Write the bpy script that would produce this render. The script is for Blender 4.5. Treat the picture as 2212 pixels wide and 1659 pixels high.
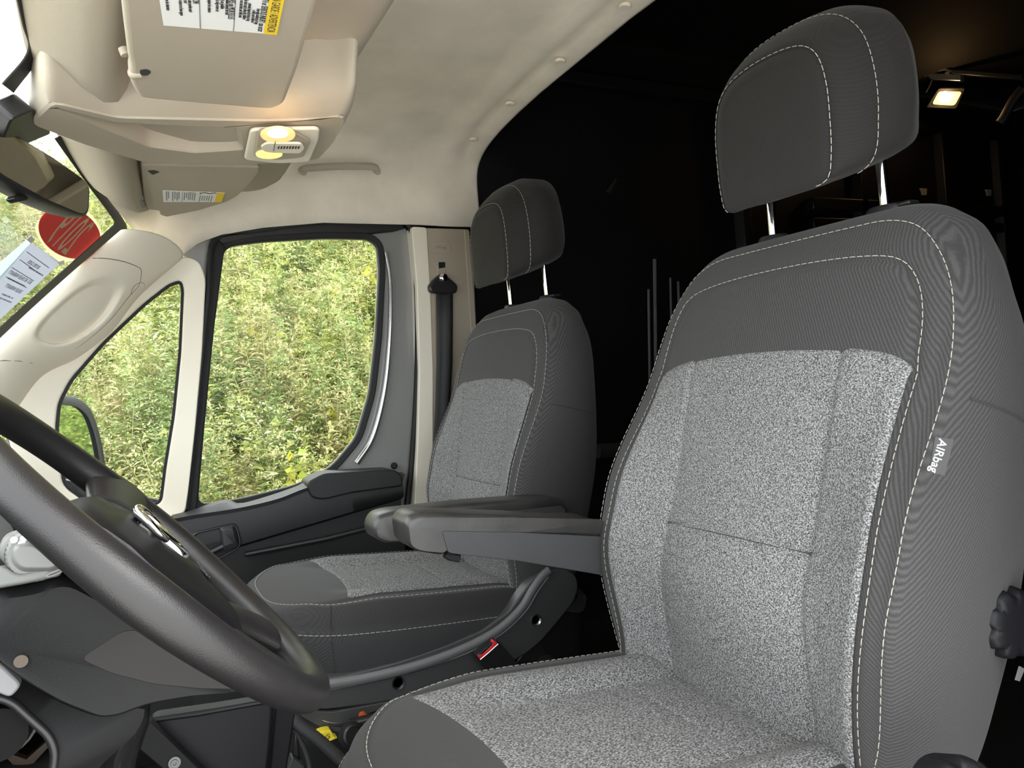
import bpy, math, random
import numpy as np
from mathutils import Vector, Matrix

for o in list(bpy.data.objects):
    bpy.data.objects.remove(o)
SC = bpy.context.scene
COL = SC.collection
rng = np.random.default_rng(7)
random.seed(7)

# ------------------------------------------------------------------ camera
# X = across the van (towards the passenger door), Y = forward, Z = up.
F_PX, CXP, CYP = 1533.0, 1106.0, 829.5
def _cam():
    a = np.array([300 - CXP, -(872 - CYP), -F_PX]); a /= np.linalg.norm(a)
    d = np.array([1, 0.09, 0.0])
    z = np.cross(d, a); z /= np.linalg.norm(z)
    if z[1] < 0: z = -z
    return np.array([a, np.cross(z, a), z])
RW = _cam()
CAM = np.array([-0.69142518, 0.89886209, 0.98065664])
cd = bpy.data.cameras.new('camera')
cd.sensor_width = 36.0; cd.lens = F_PX / 2212 * 36.0; cd.clip_start = 0.02; cd.clip_end = 300
cam = bpy.data.objects.new('camera', cd); COL.objects.link(cam)
M4 = Matrix.Identity(4)
for i in range(3):
    for j in range(3): M4[i][j] = RW[i][j]
    M4[i][3] = CAM[i]
cam.matrix_world = M4
SC.camera = cam

# ------------------------------------------------------------------ world: bright overcast sky
wd = bpy.data.worlds.new('overcast_sky'); SC.world = wd; wd.use_nodes = True
nt = wd.node_tree; nt.nodes.clear()
wo = nt.nodes.new('ShaderNodeOutputWorld'); bg = nt.nodes.new('ShaderNodeBackground')
tc = nt.nodes.new('ShaderNodeTexCoord'); sx = nt.nodes.new('ShaderNodeSeparateXYZ')
rp = nt.nodes.new('ShaderNodeValToRGB'); ns = nt.nodes.new('ShaderNodeTexNoise'); mx = nt.nodes.new('ShaderNodeMix')
mx.data_type = 'RGBA'; mx.blend_type = 'MULTIPLY'; mx.inputs[0].default_value = 0.25
ns.inputs['Scale'].default_value = 2.0; ns.inputs['Detail'].default_value = 4
rp.color_ramp.elements[0].position = 0.0; rp.color_ramp.elements[0].color = (0.86, 0.9, 0.95, 1)
rp.color_ramp.elements[1].position = 0.9; rp.color_ramp.elements[1].color = (1.0, 1.0, 1.0, 1)
nt.links.new(tc.outputs['Generated'], sx.inputs[0]); nt.links.new(sx.outputs[2], rp.inputs[0])
nt.links.new(tc.outputs['Generated'], ns.inputs['Vector'])
nt.links.new(rp.outputs[0], mx.inputs[6]); nt.links.new(ns.outputs[0], mx.inputs[7])
nt.links.new(mx.outputs[2], bg.inputs[0]); nt.links.new(bg.outputs[0], wo.inputs[0])
bg.inputs[1].default_value = 2.1
SUN = bpy.data.lights.new('veiled_sun', 'SUN'); SUN.energy = 1.2; SUN.angle = math.radians(40); SUN.color = (1, .97, .92)
so = bpy.data.objects.new('veiled_sun', SUN); COL.objects.link(so); so.rotation_euler = (math.radians(32), math.radians(-38), 0)
SC.view_settings.view_transform = 'Standard'
SC.view_settings.look = 'None'
SC.view_settings.gamma = 1.0
SC.view_settings.use_curve_mapping = False
SC.view_settings.exposure = 1.5
SC.cycles.max_bounces = 10
SC.cycles.diffuse_bounces = 6
SC.cycles.transparent_max_bounces = 16

# ------------------------------------------------------------------ pixel -> point on a real plane
def ray(u, v):
    return RW @ np.array([(u - CXP) / F_PX, -(v - CYP) / F_PX, -1.0])
def at(u, v, ax, val):
    d = ray(u, v); i = 'xyz'.index(ax)
    return CAM + (val - CAM[i]) / d[i] * d
def on(u, v, p0, n):
    d = ray(u, v); n = np.array(n, float)
    return CAM + np.dot(np.array(p0) - CAM, n) / np.dot(d, n) * d
def tr(pts, ax, val):
    return np.array([at(u, v, ax, val) for u, v in pts])
def ton(pts, p0, n):
    return np.array([on(u, v, p0, n) for u, v in pts])

# ------------------------------------------------------------------ object helpers
ORG = {}
def empty(name, loc, label, cat, group=None):
    o = bpy.data.objects.new(name, None); COL.objects.link(o)
    o.location = loc; ORG[o.name] = np.array(loc, float); o.empty_display_size = .05
    o['label'] = label; o['category'] = cat
    if group: o['group'] = group
    return o
def tag(o, label, cat, group=None):
    o['label'] = label; o['category'] = cat
    if group: o['group'] = group
    return o
def structure(o, label=None):
    o['kind'] = 'structure'
    if label: o['label'] = label
    return o
def obj(name, verts, faces, mat, parent=None, smooth=True, angle=40, bevel=0, seg=2, sub=0, solid=0, own=False):
    verts = np.asarray(verts, float)
    org = ORG[parent.name] if parent is not None else np.zeros(3)
    loc = np.zeros(3)
    if parent is None or own:
        c = (verts.min(0) + verts.max(0)) / 2
        if parent is None: c[2] = verts[:, 2].min()
        loc = c - org
    me = bpy.data.meshes.new(name)
    me.from_pydata((verts - org - loc).tolist(), [], [list(map(int, f)) for f in faces])
    me.update()
    if smooth:
        me.shade_smooth(); me.set_sharp_from_angle(angle=math.radians(angle))
    o = bpy.data.objects.new(name, me); COL.objects.link(o)
    o.location = loc; ORG[o.name] = org + loc
    if parent is not None: o.parent = parent
    if mat is not None: me.materials.append(mat)
    if solid:
        m = o.modifiers.new('s', 'SOLIDIFY'); m.thickness = solid; m.offset = 0
    if bevel:
        m = o.modifiers.new('b', 'BEVEL'); m.width = bevel; m.segments = seg; m.limit_method = 'ANGLE'; m.angle_limit = math.radians(30)
    if sub:
        m = o.modifiers.new('u', 'SUBSURF'); m.levels = sub; m.render_levels = sub
    return o

class MB:
    def __init__(s): s.v = []; s.f = []
    def add(s, v, f):
        b = len(s.v); s.v.extend([tuple(p) for p in v]); s.f.extend([[i + b for i in q] for q in f]); return s
    def build(s, name, mat, parent=None, **k): return obj(name, np.array(s.v), s.f, mat, parent, **k)

def prism(pts, vec):
    pts = np.asarray(pts, float); n = len(pts); vec = np.array(vec, float)
    v = np.vstack([pts, pts + vec])
    f = [list(range(n))[::-1], list(range(n, 2 * n))] + [[i, (i + 1) % n, n + (i + 1) % n, n + i] for i in range(n)]
    return v, f
def box(c, s, R=None):
    c = np.array(c, float); h = np.array(s, float) / 2
    p = np.array([[x, y, z] for x in (-1, 1) for y in (-1, 1) for z in (-1, 1)]) * h
    if R is not None: p = p @ np.array(R).T
    return p + c, [[0, 1, 3, 2], [4, 6, 7, 5], [0, 4, 5, 1], [2, 3, 7, 6], [0, 2, 6, 4], [1, 5, 7, 3]]
def ring_between(outer, inner, vec):
    """solid frame between two closed outlines with equal counts"""
    n = len(outer); vec = np.array(vec)
    v = np.vstack([outer, inner, outer + vec, inner + vec]); f = []
    for i in range(n):
        j = (i + 1) % n
        f += [[i, j, n + j, n + i], [2*n+i, 3*n+i, 3*n+j, 2*n+j], [i, 2*n+i, 2*n+j, j], [n+i, n+j, 3*n+j, 3*n+i]]
    return v, f
def cat_closed(p, n):
    p = np.asarray(p, float); m = len(p); out = []
    for i in range(m):
        a, b, c, d = p[i-1], p[i], p[(i+1) % m], p[(i+2) % m]
        for t in np.linspace(0, 1, 16, endpoint=False):
            out.append(.5*((2*b)+(c-a)*t+(2*a-5*b+4*c-d)*t*t+(3*b-a-3*c+d)*t**3))
    return resample(np.array(out), n, True)
def cat_open(p, n):
    p = np.asarray(p, float); q = np.vstack([2*p[0]-p[1], p, 2*p[-1]-p[-2]]); out = []
    for i in range(1, len(q)-2):
        a, b, c, d = q[i-1], q[i], q[i+1], q[i+2]
        for t in np.linspace(0, 1, 16, endpoint=False):
            out.append(.5*((2*b)+(c-a)*t+(2*a-5*b+4*c-d)*t*t+(3*b-a-3*c+d)*t**3))
    out.append(p[-1])
    return resample(np.array(out), n, False)
def resample(p, n, closed):
    if closed: p = np.vstack([p, p[:1]])
    s = np.r_[0, np.cumsum(np.linalg.norm(np.diff(p, axis=0), axis=1))]
    t = np.linspace(0, s[-1], n, endpoint=not closed)
    return np.stack([np.interp(t, s, p[:, k]) for k in range(p.shape[1])], 1)
def roundpoly(p, r, k=4):
    """closed polygon with rounded corners"""
    p = np.asarray(p, float); out = []; n = len(p)
    for i in range(n):
        a, b, c = p[i-1], p[i], p[(i+1) % n]
        la, lc = np.linalg.norm(a-b), np.linalg.norm(c-b)
        e = min(r, .45*la, .45*lc)
        s, t = b+(a-b)/la*e, b+(c-b)/lc*e
        for q in np.linspace(0, 1, k+1): out.append((1-q)**2*s+2*q*(1-q)*b+q*q*t)
    return np.array(out)
def tube(path, r, seg=10, closed=False, cap=True, flat=None):
    path = np.asarray(path, float); n = len(path)
    rr = np.full(n, r, float) if np.isscalar(r) else np.asarray(r, float)
    if closed: tg = np.roll(path, -1, 0) - np.roll(path, 1, 0)
    else: tg = np.gradient(path, axis=0)
    tg /= np.linalg.norm(tg, axis=1)[:, None] + 1e-12
    u = np.cross(tg[0], [0, 0, 1.0])
    if np.linalg.norm(u) < .1: u = np.cross(tg[0], [1.0, 0, 0])
    v = []
    for i in range(n):
        u = u - tg[i]*np.dot(u, tg[i]); u /= np.linalg.norm(u); w = np.cross(tg[i], u)
        for k in range(seg):
            a = 2*math.pi*k/seg
            v.append(path[i] + rr[i]*(math.cos(a)*u*(flat or 1) + math.sin(a)*w))
    f = []
    for i in range(n if closed else n-1):
        for k in range(seg):
            j = (i+1) % n
            f.append([i*seg+k, i*seg+(k+1) % seg, j*seg+(k+1) % seg, j*seg+k])
    if cap and not closed: f += [list(range(seg))[::-1], list(range((n-1)*seg, n*seg))]
    return np.array(v), f
def grid(P):
    P = np.asarray(P, float); a, b = P.shape[:2]
    return P.reshape(-1, 3), [[i*b+j, (i+1)*b+j, (i+1)*b+j+1, i*b+j+1] for i in range(a-1) for j in range(b-1)]
def loft(rings, closed=True, capa=True, capb=True):
    n = len(rings[0]); v = np.vstack(rings); f = []
    for i in range(len(rings)-1):
        for k in range(n if closed else n-1):
            f.append([i*n+k, i*n+(k+1) % n, (i+1)*n+(k+1) % n, (i+1)*n+k])
    if capa: f.append(list(range(n))[::-1])
    if capb: f.append(list(range((len(rings)-1)*n, len(rings)*n)))
    return v, f
def frame(n, up=(0, 0, 1)):
    n = np.array(n, float); n /= np.linalg.norm(n)
    x = np.cross(up, n); x /= np.linalg.norm(x); return x, np.cross(n, x), n
def disc(c, n, r, d, seg=20, rings=((1, 0), (1, 1))):
    """lathe about axis n: rings are (radius factor, distance factor along n)"""
    x, y, n = frame(n, (0, 0, 1) if abs(n[2]) < .9*np.linalg.norm(n) else (0, 1, 0)); c = np.array(c, float)
    R = [np.array([c + n*d*q + r*p*(math.cos(a)*x + math.sin(a)*y) for a in np.linspace(0, 2*math.pi, seg, endpoint=False)]) for p, q in rings]
    return loft(R)
def stitches(path, nrm, L=.0086, gap=.0018, w=.00048, lift=.0005):
    path = np.asarray(path, float); s = np.r_[0, np.cumsum(np.linalg.norm(np.diff(path, axis=0), axis=1))]
    mb = MB(); t = 0.0
    nrm = np.asarray(nrm, float)
    if nrm.ndim == 1: nrm = np.repeat(nrm[None], len(path), 0)
    P = lambda q: np.array([np.interp(q, s, path[:, k]) for k in range(3)])
    N = lambda q: np.array([np.interp(q, s, nrm[:, k]) for k in range(3)])
    while t + L < s[-1]:
        a, b, n = P(t), P(t+L), N(t+L/2); n /= np.linalg.norm(n)
        d = b-a; side = np.cross(d, n); side /= np.linalg.norm(side)+1e-12
        m = (a+b)/2 + n*(lift+w)
        a0, b0 = a+n*(lift-w*.6), b+n*(lift-w*.6)
        v = [a0-side*w*.6, a0+side*w*.6, b0+side*w*.6, b0-side*w*.6, m-d*.3-side*w, m-d*.3+side*w, m+d*.3+side*w, m+d*.3-side*w]
        mb.add(v, [[0, 3, 2, 1], [4, 5, 6, 7], [0, 1, 5, 4], [1, 2, 6, 5], [2, 3, 7, 6], [3, 0, 4, 7]])
        t += L+gap
    return mb
def text(name, body, origin, xdir, ydir, size, mat, parent, extrude=.0003, align='CENTER', mirror=False, shear=0, xs=1.0):
    cu = bpy.data.curves.new(name, 'FONT'); cu.body = body; cu.size = size; cu.extrude = extrude; cu.align_x = align; cu.align_y = 'CENTER'; cu.shear = shear
    cu.resolution_u = 3
    tmp = bpy.data.objects.new('tmp', cu); COL.objects.link(tmp)
    bpy.context.view_layer.update()
    dg = bpy.context.evaluated_depsgraph_get()
    me = bpy.data.meshes.new_from_object(tmp.evaluated_get(dg))
    COL.objects.unlink(tmp); bpy.data.objects.remove(tmp)
    x = np.array(xdir, float); x /= np.linalg.norm(x)
    y = np.array(ydir, float); y -= x*np.dot(x, y); y /= np.linalg.norm(y); z = np.cross(x, y)
    n = len(me.vertices); co = np.zeros(n*3); me.vertices.foreach_get('co', co); co = co.reshape(-1, 3)
    if mirror: co[:, 0] *= -1
    W = np.array(origin) + co[:, :1]*xs*x + co[:, 1:2]*y + co[:, 2:3]*z
    me.vertices.foreach_set('co', (W - ORG[parent.name]).ravel()); me.update()
    me.materials.clear(); me.materials.append(mat); me.name = name
    o = bpy.data.objects.new(name, me); COL.objects.link(o); o.parent = parent; ORG[o.name] = ORG[parent.name].copy()
    return o

# ------------------------------------------------------------------ materials
def mat(name, col, rough=.6, metal=0, spec=.5, bump=None, var=0, varscale=20, coat=0, emit=None, estr=0, aniso=None):
    m = bpy.data.materials.new(name); m.use_nodes = True; t = m.node_tree; b = t.nodes['Principled BSDF']
    b.inputs['Base Color'].default_value = (*col, 1); b.inputs['Roughness'].default_value = rough; b.inputs['Metallic'].default_value = metal
    b.inputs['Specular IOR Level'].default_value = spec; b.inputs['Coat Weight'].default_value = coat
    tcn = t.nodes.new('ShaderNodeTexCoord')
    if emit: b.inputs['Emission Color'].default_value = (*emit, 1); b.inputs['Emission Strength'].default_value = estr
    if var:
        n = t.nodes.new('ShaderNodeTexNoise'); n.inputs['Scale'].default_value = varscale; n.inputs['Detail'].default_value = 5
        r = t.nodes.new('ShaderNodeValToRGB')
        r.color_ramp.elements[0].position = .3; r.color_ramp.elements[1].position = .7
        r.color_ramp.elements[0].color = (*[c*(1-var) for c in col], 1); r.color_ramp.elements[1].color = (*[min(1, c*(1+var)) for c in col], 1)
        t.links.new(tcn.outputs['Object'], n.inputs['Vector']); t.links.new(n.outputs[0], r.inputs[0]); t.links.new(r.outputs[0], b.inputs['Base Color'])
    if bump:
        sc, st = bump
        n = t.nodes.new('ShaderNodeTexNoise'); n.inputs['Scale'].default_value = sc; n.inputs['Detail'].default_value = 3
        bp = t.nodes.new('ShaderNodeBump'); bp.inputs['Strength'].default_value = st; bp.inputs['Distance'].default_value = .002
        t.links.new(tcn.outputs['Object'], n.inputs['Vector']); t.links.new(n.outputs[0], bp.inputs['Height']); t.links.new(bp.outputs[0], b.inputs['Normal'])
    return m
def twill(name, dark, light, period=.0042, vec=(-1.0, .8, .75)):
    m = mat(name, dark, .85, spec=.25); t = m.node_tree; b = t.nodes['Principled BSDF']
    tcn = t.nodes.new('ShaderNodeTexCoord'); d = t.nodes.new('ShaderNodeVectorMath'); d.operation = 'DOT_PRODUCT'
    v = np.array(vec); v = v/np.linalg.norm(v)*2*math.pi/period
    d.inputs[1].default_value = v
    s = t.nodes.new('ShaderNodeMath'); s.operation = 'SINE'; wn = t.nodes.new('ShaderNodeTexNoise'); wn.inputs['Scale'].default_value = 90; wn.inputs['Detail'].default_value = 2
    wm = t.nodes.new('ShaderNodeMath'); wm.operation = 'MULTIPLY_ADD'; wm.inputs[1].default_value = 3.0
    mr = t.nodes.new('ShaderNodeMapRange'); mr.inputs[1].default_value = -1; mr.inputs[2].default_value = 1
    n = t.nodes.new('ShaderNodeTexNoise'); n.inputs['Scale'].default_value = 700; n.inputs['Detail'].default_value = 2
    mu = t.nodes.new('ShaderNodeMath'); mu.operation = 'MULTIPLY'
    r = t.nodes.new('ShaderNodeMix'); r.data_type = 'RGBA'; r.inputs[6].default_value = (*dark, 1); r.inputs[7].default_value = (*light, 1)
    bp = t.nodes.new('ShaderNodeBump'); bp.inputs['Strength'].default_value = .15; bp.inputs['Distance'].default_value = .0012
    t.links.new(tcn.outputs['Object'], d.inputs[0]); t.links.new(tcn.outputs['Object'], wn.inputs['Vector']); t.links.new(wn.outputs[0], wm.inputs[0]); t.links.new(d.outputs['Value'], wm.inputs[2]); t.links.new(wm.outputs[0], s.inputs[0]); t.links.new(s.outputs[0], mr.inputs[0])
    t.links.new(tcn.outputs['Object'], n.inputs['Vector']); t.links.new(mr.outputs[0], mu.inputs[0]); t.links.new(n.outputs[0], mu.inputs[1])
    t.links.new(mu.outputs[0], r.inputs[0]); t.links.new(r.outputs[2], b.inputs['Base Color'])
    t.links.new(mr.outputs[0], bp.inputs['Height']); t.links.new(bp.outputs[0], b.inputs['Normal'])
    b.inputs['Sheen Weight'].default_value = .08; b.inputs['Sheen Roughness'].default_value = .5
    return m
def speckle(name, dark, light, scale=260, lo=.47, hi=.56):
    m = mat(name, dark, .9, spec=.2); t = m.node_tree; b = t.nodes['Principled BSDF']
    tcn = t.nodes.new('ShaderNodeTexCoord'); mp = t.nodes.new('ShaderNodeMapping'); mp.inputs['Rotation'].default_value = (.5, .5, .7); mp.inputs['Scale'].default_value = (1, .55, 1)
    n = t.nodes.new('ShaderNodeTexNoise'); n.inputs['Scale'].default_value = scale; n.inputs['Detail'].default_value = 1.0
    r = t.nodes.new('ShaderNodeValToRGB'); r.color_ramp.elements[0].position = lo; r.color_ramp.elements[1].position = hi
    r.color_ramp.elements[0].color = (*dark, 1); r.color_ramp.elements[1].color = (*light, 1)
    bp = t.nodes.new('ShaderNodeBump'); bp.inputs['Strength'].default_value = .4; bp.inputs['Distance'].default_value = .0012
    t.links.new(tcn.outputs['Object'], mp.inputs[0]); t.links.new(mp.outputs[0], n.inputs['Vector']); t.links.new(n.outputs[0], r.inputs[0])
    t.links.new(r.outputs[0], b.inputs['Base Color']); t.links.new(n.outputs[0], bp.inputs['Height']); t.links.new(bp.outputs[0], b.inputs['Normal'])
    return m
def glass(name, tint=(.97, .99, .98), refl=.06):
    m = bpy.data.materials.new(name); m.use_nodes = True; t = m.node_tree; t.nodes.clear()
    o = t.nodes.new('ShaderNodeOutputMaterial'); a = t.nodes.new('ShaderNodeBsdfTransparent'); g = t.nodes.new('ShaderNodeBsdfGlossy')
    x = t.nodes.new('ShaderNodeMixShader'); fr = t.nodes.new('ShaderNodeFresnel'); fr.inputs[0].default_value = 1.25
    a.inputs[0].default_value = (*tint, 1); g.inputs['Roughness'].default_value = .01
    mm = t.nodes.new('ShaderNodeMath'); mm.operation = 'MULTIPLY'; mm.inputs[1].default_value = .22; t.links.new(fr.outputs[0], mm.inputs[0]); t.links.new(mm.outputs[0], x.inputs[0]); t.links.new(a.outputs[0], x.inputs[1]); t.links.new(g.outputs[0], x.inputs[2]); t.links.new(x.outputs[0], o.inputs[0])
    return m
M = dict(
    headliner=mat('headliner_cloth', (.86, .79, .665), .95, spec=.1, bump=(900, .5), var=.07, varscale=9),
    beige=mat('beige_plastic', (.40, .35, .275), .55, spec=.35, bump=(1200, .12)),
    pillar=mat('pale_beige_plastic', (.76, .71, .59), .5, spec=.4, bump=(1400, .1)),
    visor=mat('visor_plastic', (.39, .34, .265), .6, spec=.3, bump=(1200, .12)),
    twill=twill('charcoal_twill', (.029, .028, .0282), (.077, .0744, .0745), .0027),
    twill_side=twill('charcoal_side_twill', (.016, .016, .016), (.037, .0365, .038), .0027),
    twill_panel=twill('charcoal_panel_twill', (.027, .026, .0255), (.039, .0378, .037), .0027),
    twill_head=twill('charcoal_headrest_cloth', (.0150, .0140, .0128), (.0215, .0200, .0185), .0027),
    mesh=twill('black_side_mesh', (.024, .024, .0245), (.050, .050, .0515), .0027),
    insert=speckle('salt_and_pepper_cloth', (.050, .050, .051), (.335, .335, .33), 620, .38, .74),
    thread=mat('pale_thread', (.36, .345, .30), .8),
    black=mat('black_plastic', (.013, .013, .0135), .45, spec=.5, bump=(900, .25)),
    black2=mat('black_smooth_plastic', (.014, .014, .015), .38, spec=.5),
    shroud=mat('shroud_plastic', (.009, .0091, .0095), .6, spec=.22, bump=(900, .15)),
    box=mat('black_box_plastic', (.0055, .0055, .007), .5, spec=.25),
    paint_lip=mat('glossy_grey_paint', (.42, .42, .42), .16, metal=.85, coat=.6),
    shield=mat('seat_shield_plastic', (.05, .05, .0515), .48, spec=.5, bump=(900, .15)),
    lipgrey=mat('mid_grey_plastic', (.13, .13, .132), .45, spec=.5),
    grey_black=mat('dark_grey_plastic', (.033, .033, .0345), .5, spec=.5, bump=(800, .2), var=.15, varscale=6),
    armpad=mat('armrest_vinyl', (.034, .032, .031), .33, spec=.5, bump=(900, .15), var=.3, varscale=14),
    leather=mat('black_leather', (.0125, .0115, .0118), .36, spec=.5, bump=(1100, .16)),
    rubber=mat('black_rubber', (.012, .012, .013), .6, spec=.3),
    paint=mat('grey_metallic_paint', (.30, .30, .29), .3, metal=.3, coat=.6, var=.1, varscale=400),
    chrome=mat('chrome', (.85, .84, .82), .08, metal=1),
    steel=mat('steel', (.45, .45, .45), .3, metal=1),
    cargo=mat('black_cargo_paint', (.010, .010, .011), .38, spec=.35, var=.2, varscale=3),
    cargo_in=mat('black_cargo_panel', (.010, .0095, .0095), .8, spec=.1),
    floor=mat('black_floor_mat', (.010, .010, .010), .8, spec=.2, bump=(300, .4)),
    grey_l=mat('pale_grey_plastic', (.15, .155, .148), .45, spec=.4),
    red=mat('red_plastic', (.75, .03, .04), .4, spec=.5),
    orange=mat('orange_plastic', (.5, .09, .01), .5),
    yellow=mat('yellow_plastic', (.72, .58, .03), .4),
    white=mat('white_print', (.80, .80, .78), .6),
    paper=mat('paper', (.62, .63, .66), .8),
    label_y=mat('yellow_print', (.85, .60, .03), .6),
    ink=mat('black_ink', (.03, .03, .03), .7),
    ink_g=mat('grey_ink', (.22, .22, .22), .7),
    sticker_red=mat('sticker_red', (.48, .03, .04), .45),
    sticker_cream=mat('sticker_cream', (.72, .68, .50), .5),
    mirror=mat('mirror_glass', (.55, .54, .46), .02, metal=1),
    mirror_out=mat('door_mirror_glass', (.85, .9, .8), .02, metal=1),
    glass=glass('window_glass'),
    lens_on=mat('lit_amber_lens', (.9, .7, .4), .3, emit=(1, .50, .12), estr=.26),
    lens_core=mat('lit_bulb', (1, .9, .6), .3, emit=(1, .82, .48), estr=2.2),
    silver=mat('silver_plastic', (.20, .20, .205), .4, spec=.5),
    lens_off=mat('amber_lens', (.75, .52, .25), .25, emit=(1, .72, .22), estr=.36),
    soil=mat('bank_soil', (.30, .25, .13), .95, var=.5, varscale=1.5),
    gravel=mat('gravel_ground', (.78, .765, .73), .95, var=.3, varscale=8),
    belt=mat('belt_webbing', (.03, .03, .031), .65, bump=(500, .4)),
    brown=mat('brown_lens', (.055, .035, .02), .4),
)
def sheet(name, col, f):
    m = bpy.data.materials.new(name); m.use_nodes = True; t = m.node_tree; t.nodes.clear()
    o = t.nodes.new('ShaderNodeOutputMaterial'); d = t.nodes.new('ShaderNodeBsdfDiffuse'); tl = t.nodes.new('ShaderNodeBsdfTranslucent'); x = t.nodes.new('ShaderNodeMixShader'); x.inputs[0].default_value = f
    d.inputs[0].default_value = (*col, 1); tl.inputs[0].default_value = (*col, 1)
    t.links.new(d.outputs[0], x.inputs[1]); t.links.new(tl.outputs[0], x.inputs[2]); t.links.new(x.outputs[0], o.inputs[0]); return m
M['paper'] = sheet('thin_paper', (.60, .615, .66), .55)
M['sleeve'] = sheet('plastic_sleeve', (.70, .80, .78), .6)
M['sticker_red'] = sheet('sticker_red_film', (.72, .13, .12), .35)
M['sticker_cream'] = sheet('sticker_cream_film', (.80, .77, .58), .55)
def sm(a, b, x):
    t = np.clip((np.asarray(x, float)-a)/(b-a), 0, 1); return t*t*(3-2*t)

# ------------------------------------------------------------------ SETTING: floor, roof lining, cargo box
XC, XR, XL = 0.455, 1.36, -0.45          # van centre line, inner face of the passenger side, driver side
v, f = box((XC, -1.1, .02), (1.95, 4.6, .04)); structure(obj('floor', v, f, M['floor'], bevel=.004))

# cab roof lining
def z_low(y):                            # lower edge of the lining above the doors
    return np.interp(y, [-.12, .05, .133, .385, .55, .66, .72, .772, .9, .96], [1.446, 1.446, 1.450, 1.452, 1.435, 1.415, 1.392, 1.352, 1.405, 1.40])
def z_top(y): return np.interp(y, [-.05, -.02, .0, .05, .45, .62, .8, .95], [1.675, 1.678, 1.692, 1.705, 1.71, 1.66, 1.53, 1.425])
def lining(x_off=0, zo=0):
    P = []
    for y in np.r_[-.05, -.044, -.022, -.008, .006, .02, np.linspace(.04, .96, 44)]:
        row = []
        bulge = .014*math.exp(-((y-.04)/.03)**2)
        for ph in np.linspace(-math.pi/2, math.pi/2, 61):
            s, c = math.sin(ph), math.cos(ph)
            e = 2/(3.6 + 3.4*float(sm(.25, 0, y)))
            x = XC + (.9+x_off)*math.copysign(abs(s)**e, s)
            z = z_low(y) + (z_top(y)-z_low(y))*abs(c)**e - bulge*abs(c)**.3
            # the lining is shorter at the driver's open doorway
            row.append((x, y - .05*((x-XC)/.8)**2*float(sm(.3, -.05, y)) - .075*((x-XC)/.78)**2*float(sm(.78, .96, y)), z+zo))
        P.append(row)
    return np.array(P)
v, f = grid(lining()); ceil = structure(obj('ceiling', v, f, M['headliner'], solid=.012))
# outer roof skin so no sky gets in
v, f = grid(lining(.06, .05)); structure(obj('roof', v, f, M['cargo'], solid=.01))
# trim plugs along the rear edge of the lining
for (u, w) in ((1350, 15), (1210, 133), (1103, 225), (1023, 302)):
    zt = 1.664
    p = at(u, w, 'z', 1.666)
    v, f = disc(p, (.05, .12, -1), .0125, .003, 18, ((1, -1), (1, .5), (.9, 1)))
    o = obj('trim_plug', v, f, M['headliner'], ceil)
# cargo walls, roof, rear doors
XW = 1.44
cw = structure(obj('wall_right', *box((XW+.02, -1.70, 1.05), (.03, 3.6, 2.2)), M['cargo']))
structure(obj('wall_left', *box((XL-.1, -1.85, 1.05), (.03, 3.4, 2.2)), M['cargo_in']))
structure(obj('wall_back', *box((XC, -3.5, 1.05), (2.1, .04, 2.2)), M['cargo_in']))
cc = structure(obj('ceiling', *box((XC, -1.8, 2.17), (2.1, 3.5, .03)), M['cargo_in']))
# bulkhead above the cab: between lining and the high cargo roof
structure(obj('wall_front', *box((XC, -.10, 1.96), (2.1, .02, .46)), M['cargo_in']))
# side wall ribs, rails
def rib(y, z0, z1, w=.07, d=.04, name='wall_rib'):
    P = np.array([(XW+.005, y-w/2, z0), (XW-d, y-w/2+.012, z0), (XW-d, y+w/2-.012, z0), (XW+.005, y+w/2, z0)])
    obj(name, *prism(P, (0, 0, z1-z0)), M['cargo'], cw, bevel=.006)
for y in (-1.35, -2.1, -2.75, -3.25): rib(y, .2, 2.0)
obj('roof_rail', *box((XW-.03, -1.75, 1.99), (.05, 3.2, .05)), M['cargo'], cw, bevel=.008)
obj('belt_rail', *box((XW-.015, -2.6, 1.585), (.05, 1.7, .055)), M['cargo'], cw, bevel=.006)
obj('belt_rail', *box((XW-.015, -2.6, 1.50), (.04, 1.7, .05)), M['cargo'], cw, bevel=.006)
for u, w in ((2130, 440), (2190, 441), (2068, 440)):
    p = at(u, w, 'x', XW-.041); obj('rail_hole', *disc(p, (-1, 0, 0), .012, .003, 12), M['rubber'], cw)
# sliding door pressings, the light on them painted in as mid grey
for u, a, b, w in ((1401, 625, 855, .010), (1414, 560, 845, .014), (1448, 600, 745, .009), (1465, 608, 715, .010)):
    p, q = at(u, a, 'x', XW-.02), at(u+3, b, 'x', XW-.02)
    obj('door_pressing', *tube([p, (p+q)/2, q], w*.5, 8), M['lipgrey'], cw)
p, q = at(1290, 975, 'x', XW-.03), at(1420, 965, 'x', XW-.03)
obj('lower_rail', *tube([p, q], .026, 12), M['grey_black'], cw)
v, f = prism(roundpoly(tr([(1308, 415), (1330, 385), (1331, 390), (1318, 416)], 'x', XW), .004), (-.004, 0, 0)); obj('tape_strip', v, f, M['grey_black'], cw)

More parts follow.
